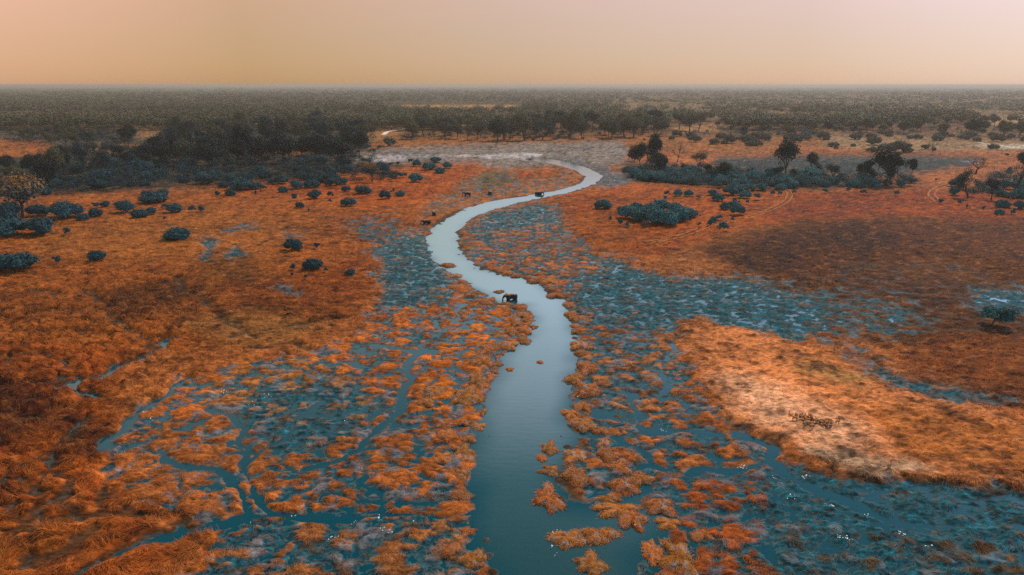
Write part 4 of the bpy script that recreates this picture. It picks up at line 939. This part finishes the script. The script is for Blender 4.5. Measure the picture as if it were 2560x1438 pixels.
#  x, y in the photograph, heading (0 = facing right, 180 = facing left), sink into water, pose, size, label
for px, py, head, sink, pose, size, lab in (
  (1279, 749, 202, 1.1, 'curl', .95, 'large elephant bathing belly deep in mid river with trunk curled to its mouth'),
  (1067, 562, 205, .85, 'down', 1.0, 'elephant feeding among the mats on the left bank, facing left'),
  (1085, 542, 100, .85, 'down', .98, 'elephant seen from behind on the left bank, just above the feeding one'),
  (1169, 492, 188, .65, 'down', 1.0, 'elephant walking left with trunk stretched down, above the left bank'),
  (1225, 488, 112, .60, 'up', .92, 'elephant with raised trunk standing on the reeds between two others'),
  (1346, 486, -8, 1.45, 'down', 1.1, 'elephant wading to the right across the narrow far river'),
  (1026, 406, -20, .60, 'down', 1.05, 'farthest elephant, dark and alone at the edge of the wet mudflat')):
    x, y = (float(v) for v in pw(px, py)); o = link('elephant', EM[pose], label=lab, category='elephant', group='herd of elephants at the river')
    o.scale = (size,) * 3; o.rotation_euler.z = math.radians(head); o.location = (x, y, max(hgt(x, y), 0) - sink * size)
    for s in (-1, 1):
        t = link('tusk', TUSK, o); t.location = (2.02, s * .22, 1.98); t.rotation_euler.z = s * .12

# ------------------------------------------------------------------ antelopes
def antelope_mat():
    m, n, l, b = mat('antelope coat')
    tcn = n.new('ShaderNodeTexCoord'); sp = n.new('ShaderNodeSeparateXYZ'); l.new(tcn.outputs['Object'], sp.inputs[0])
    cr_ = n.new('ShaderNodeValToRGB'); l.new(sp.outputs['Z'], cr_.inputs[0]); e_ = cr_.color_ramp.elements
    e_[0].position = .30; e_[0].color = (.05, .022, .008, 1); e_[1].position = .78; e_[1].color = (.34, .12, .028, 1)
    l.new(cr_.outputs[0], b.inputs['Base Color']); b.inputs['Roughness'].default_value = .8; return m
M_ANT = antelope_mat()
def make_antelope(grazing):
    verts, edges, rad = [], [], []
    def v(p, r_, par=None):
        verts.append(p); rad.append((r_, r_))
        if par is not None: edges.append((par, len(verts) - 1))
        return len(verts) - 1
    pel = v((-.38, 0, .80), .19); b1 = v((0, 0, .77), .21, pel); sh = v((.36, 0, .82), .19, b1)
    if grazing: nk = v((.58, 0, .66), .075, sh); hd = v((.74, 0, .34), .065, nk); v((.84, 0, .12), .035, hd)
    else: nk = v((.50, 0, 1.05), .07, sh); hd = v((.58, 0, 1.28), .07, nk); v((.78, 0, 1.20), .035, hd)
    for sy in (-1, 1):
        if not grazing: e1 = v((.52, .10 * sy, 1.38), .022, hd)
        if grazing or sy > 9: continue
        h1 = v((.56 if not grazing else .66, .05 * sy, 1.42 if not grazing else .50), .016, hd); v((.50, .09 * sy, 1.50), .012, h1)
    tl = v((-.54, 0, .78), .04, pel); v((-.58, 0, .52), .02, tl)
    for par, fx in ((sh, .34), (pel, -.40)):
        for sy in (-1, 1):
            o_ = .05 * sy; k = v((fx + o_ - (.05 if fx < 0 else 0), .10 * sy, .42), .06, par); v((fx + o_ + (.03 if fx < 0 else 0), .10 * sy, .02), .04, k)
    me_ = bpy.data.meshes.new('antelope'); me_.from_pydata(verts, edges, []); o = bpy.data.objects.new('antelope_work', me_); COL.objects.link(o)
    o.modifiers.new('skin', 'SKIN')
    for i, sv in enumerate(me_.skin_vertices[0].data): sv.radius = rad[i]; sv.use_root = i == 0
    sb = o.modifiers.new('sub', 'SUBSURF'); sb.levels = 1
    bpy.context.view_layer.update(); dg = bpy.context.evaluated_depsgraph_get()
    res = bpy.data.meshes.new_from_object(o.evaluated_get(dg)); bpy.data.objects.remove(o)
    res.materials.clear(); res.materials.append(M_ANT); res.polygons.foreach_set('use_smooth', [True] * len(res.polygons)); return res
ANT = [make_antelope(False), make_antelope(True)]
HERD = [(1974,1049),(1990,1050),(2002,1049),(2015,1054),(2024,1052),(2002,1062),(2010,1065),(2019,1065),(2028,1059),(2010,1076),(2022,1075),(2036,1069),(2043,1067),(2052,1066),(2052,1073),(2064,1074),(2068,1080),(2076,1076),(2092,1069),(2028,1083),(1985,1062)]
HERD2 = [(1594,625),(1604,620),(1611,613),(1622,620),(1634,616),(1642,613),(1650,617),(1664,618),(1672,615),(1698,614)]
def put_antelope(px, py, label, group, k):
    x, y = (float(c) for c in pw(px, py)); o = link('antelope', ANT[k % 3 == 1], label=label, category='antelope')
    if group: o['group'] = group
    o.location = (x, y, hgt(x, y) + .02); z = random.uniform(.66, .84); o.scale = (z, z * 1.25, z * .86)
    o.rotation_euler.z = random.choice((.3, 2.9, 1.9, -1.3, 4.4, 1.2)) + random.uniform(-.5, .5)
for k, (px, py) in enumerate(HERD):
    put_antelope(px, py, {0: 'leftmost antelope of the herd on the pale island', 18: 'antelope standing apart at the right end of the herd on the pale island'}.get(k, 'small orange backed antelope in the tight herd on the pale island'), 'antelopes on the pale island', k)
for k, (px, py) in enumerate(HERD2):
    put_antelope(px, py, {0: 'leftmost antelope of the small herd below the big thicket', 9: 'rightmost antelope of the small herd below the big thicket'}.get(k, 'small dark antelope grazing on the right meadow below the big thicket'), 'antelopes below the big thicket', k)
put_antelope(2220, 1184, 'single antelope at the lower edge of the pale island', None, 0)

# ------------------------------------------------------------------ haze
def haze(density, colour, top):
    me_ = mesh_np('haze', [(-45000, -150, -2.5), (45000, -150, -2.5), (45000, 33000, -2.5), (-45000, 33000, -2.5), (-45000, -150, top), (45000, -150, top), (45000, 33000, top), (-45000, 33000, top)],
                  [(0, 3, 2, 1), (4, 5, 6, 7), (0, 1, 5, 4), (1, 2, 6, 5), (2, 3, 7, 6), (3, 0, 4, 7)])
    m = bpy.data.materials.new('dusty air'); m.use_nodes = True; n = m.node_tree.nodes; n.clear()
    o_ = n.new('ShaderNodeOutputMaterial'); v = n.new('ShaderNodeVolumePrincipled')
    v.inputs['Color'].default_value = (*colour, 1); v.inputs['Density'].default_value = density; v.inputs['Anisotropy'].default_value = .35
    m.node_tree.links.new(v.outputs[0], o_.inputs['Volume']); me_.materials.append(m)
    link('haze', me_, kind='stuff', category='haze', label='warm dusty haze thickening towards the horizon')
haze(.00014, (.54, .48, .43), 54.0)
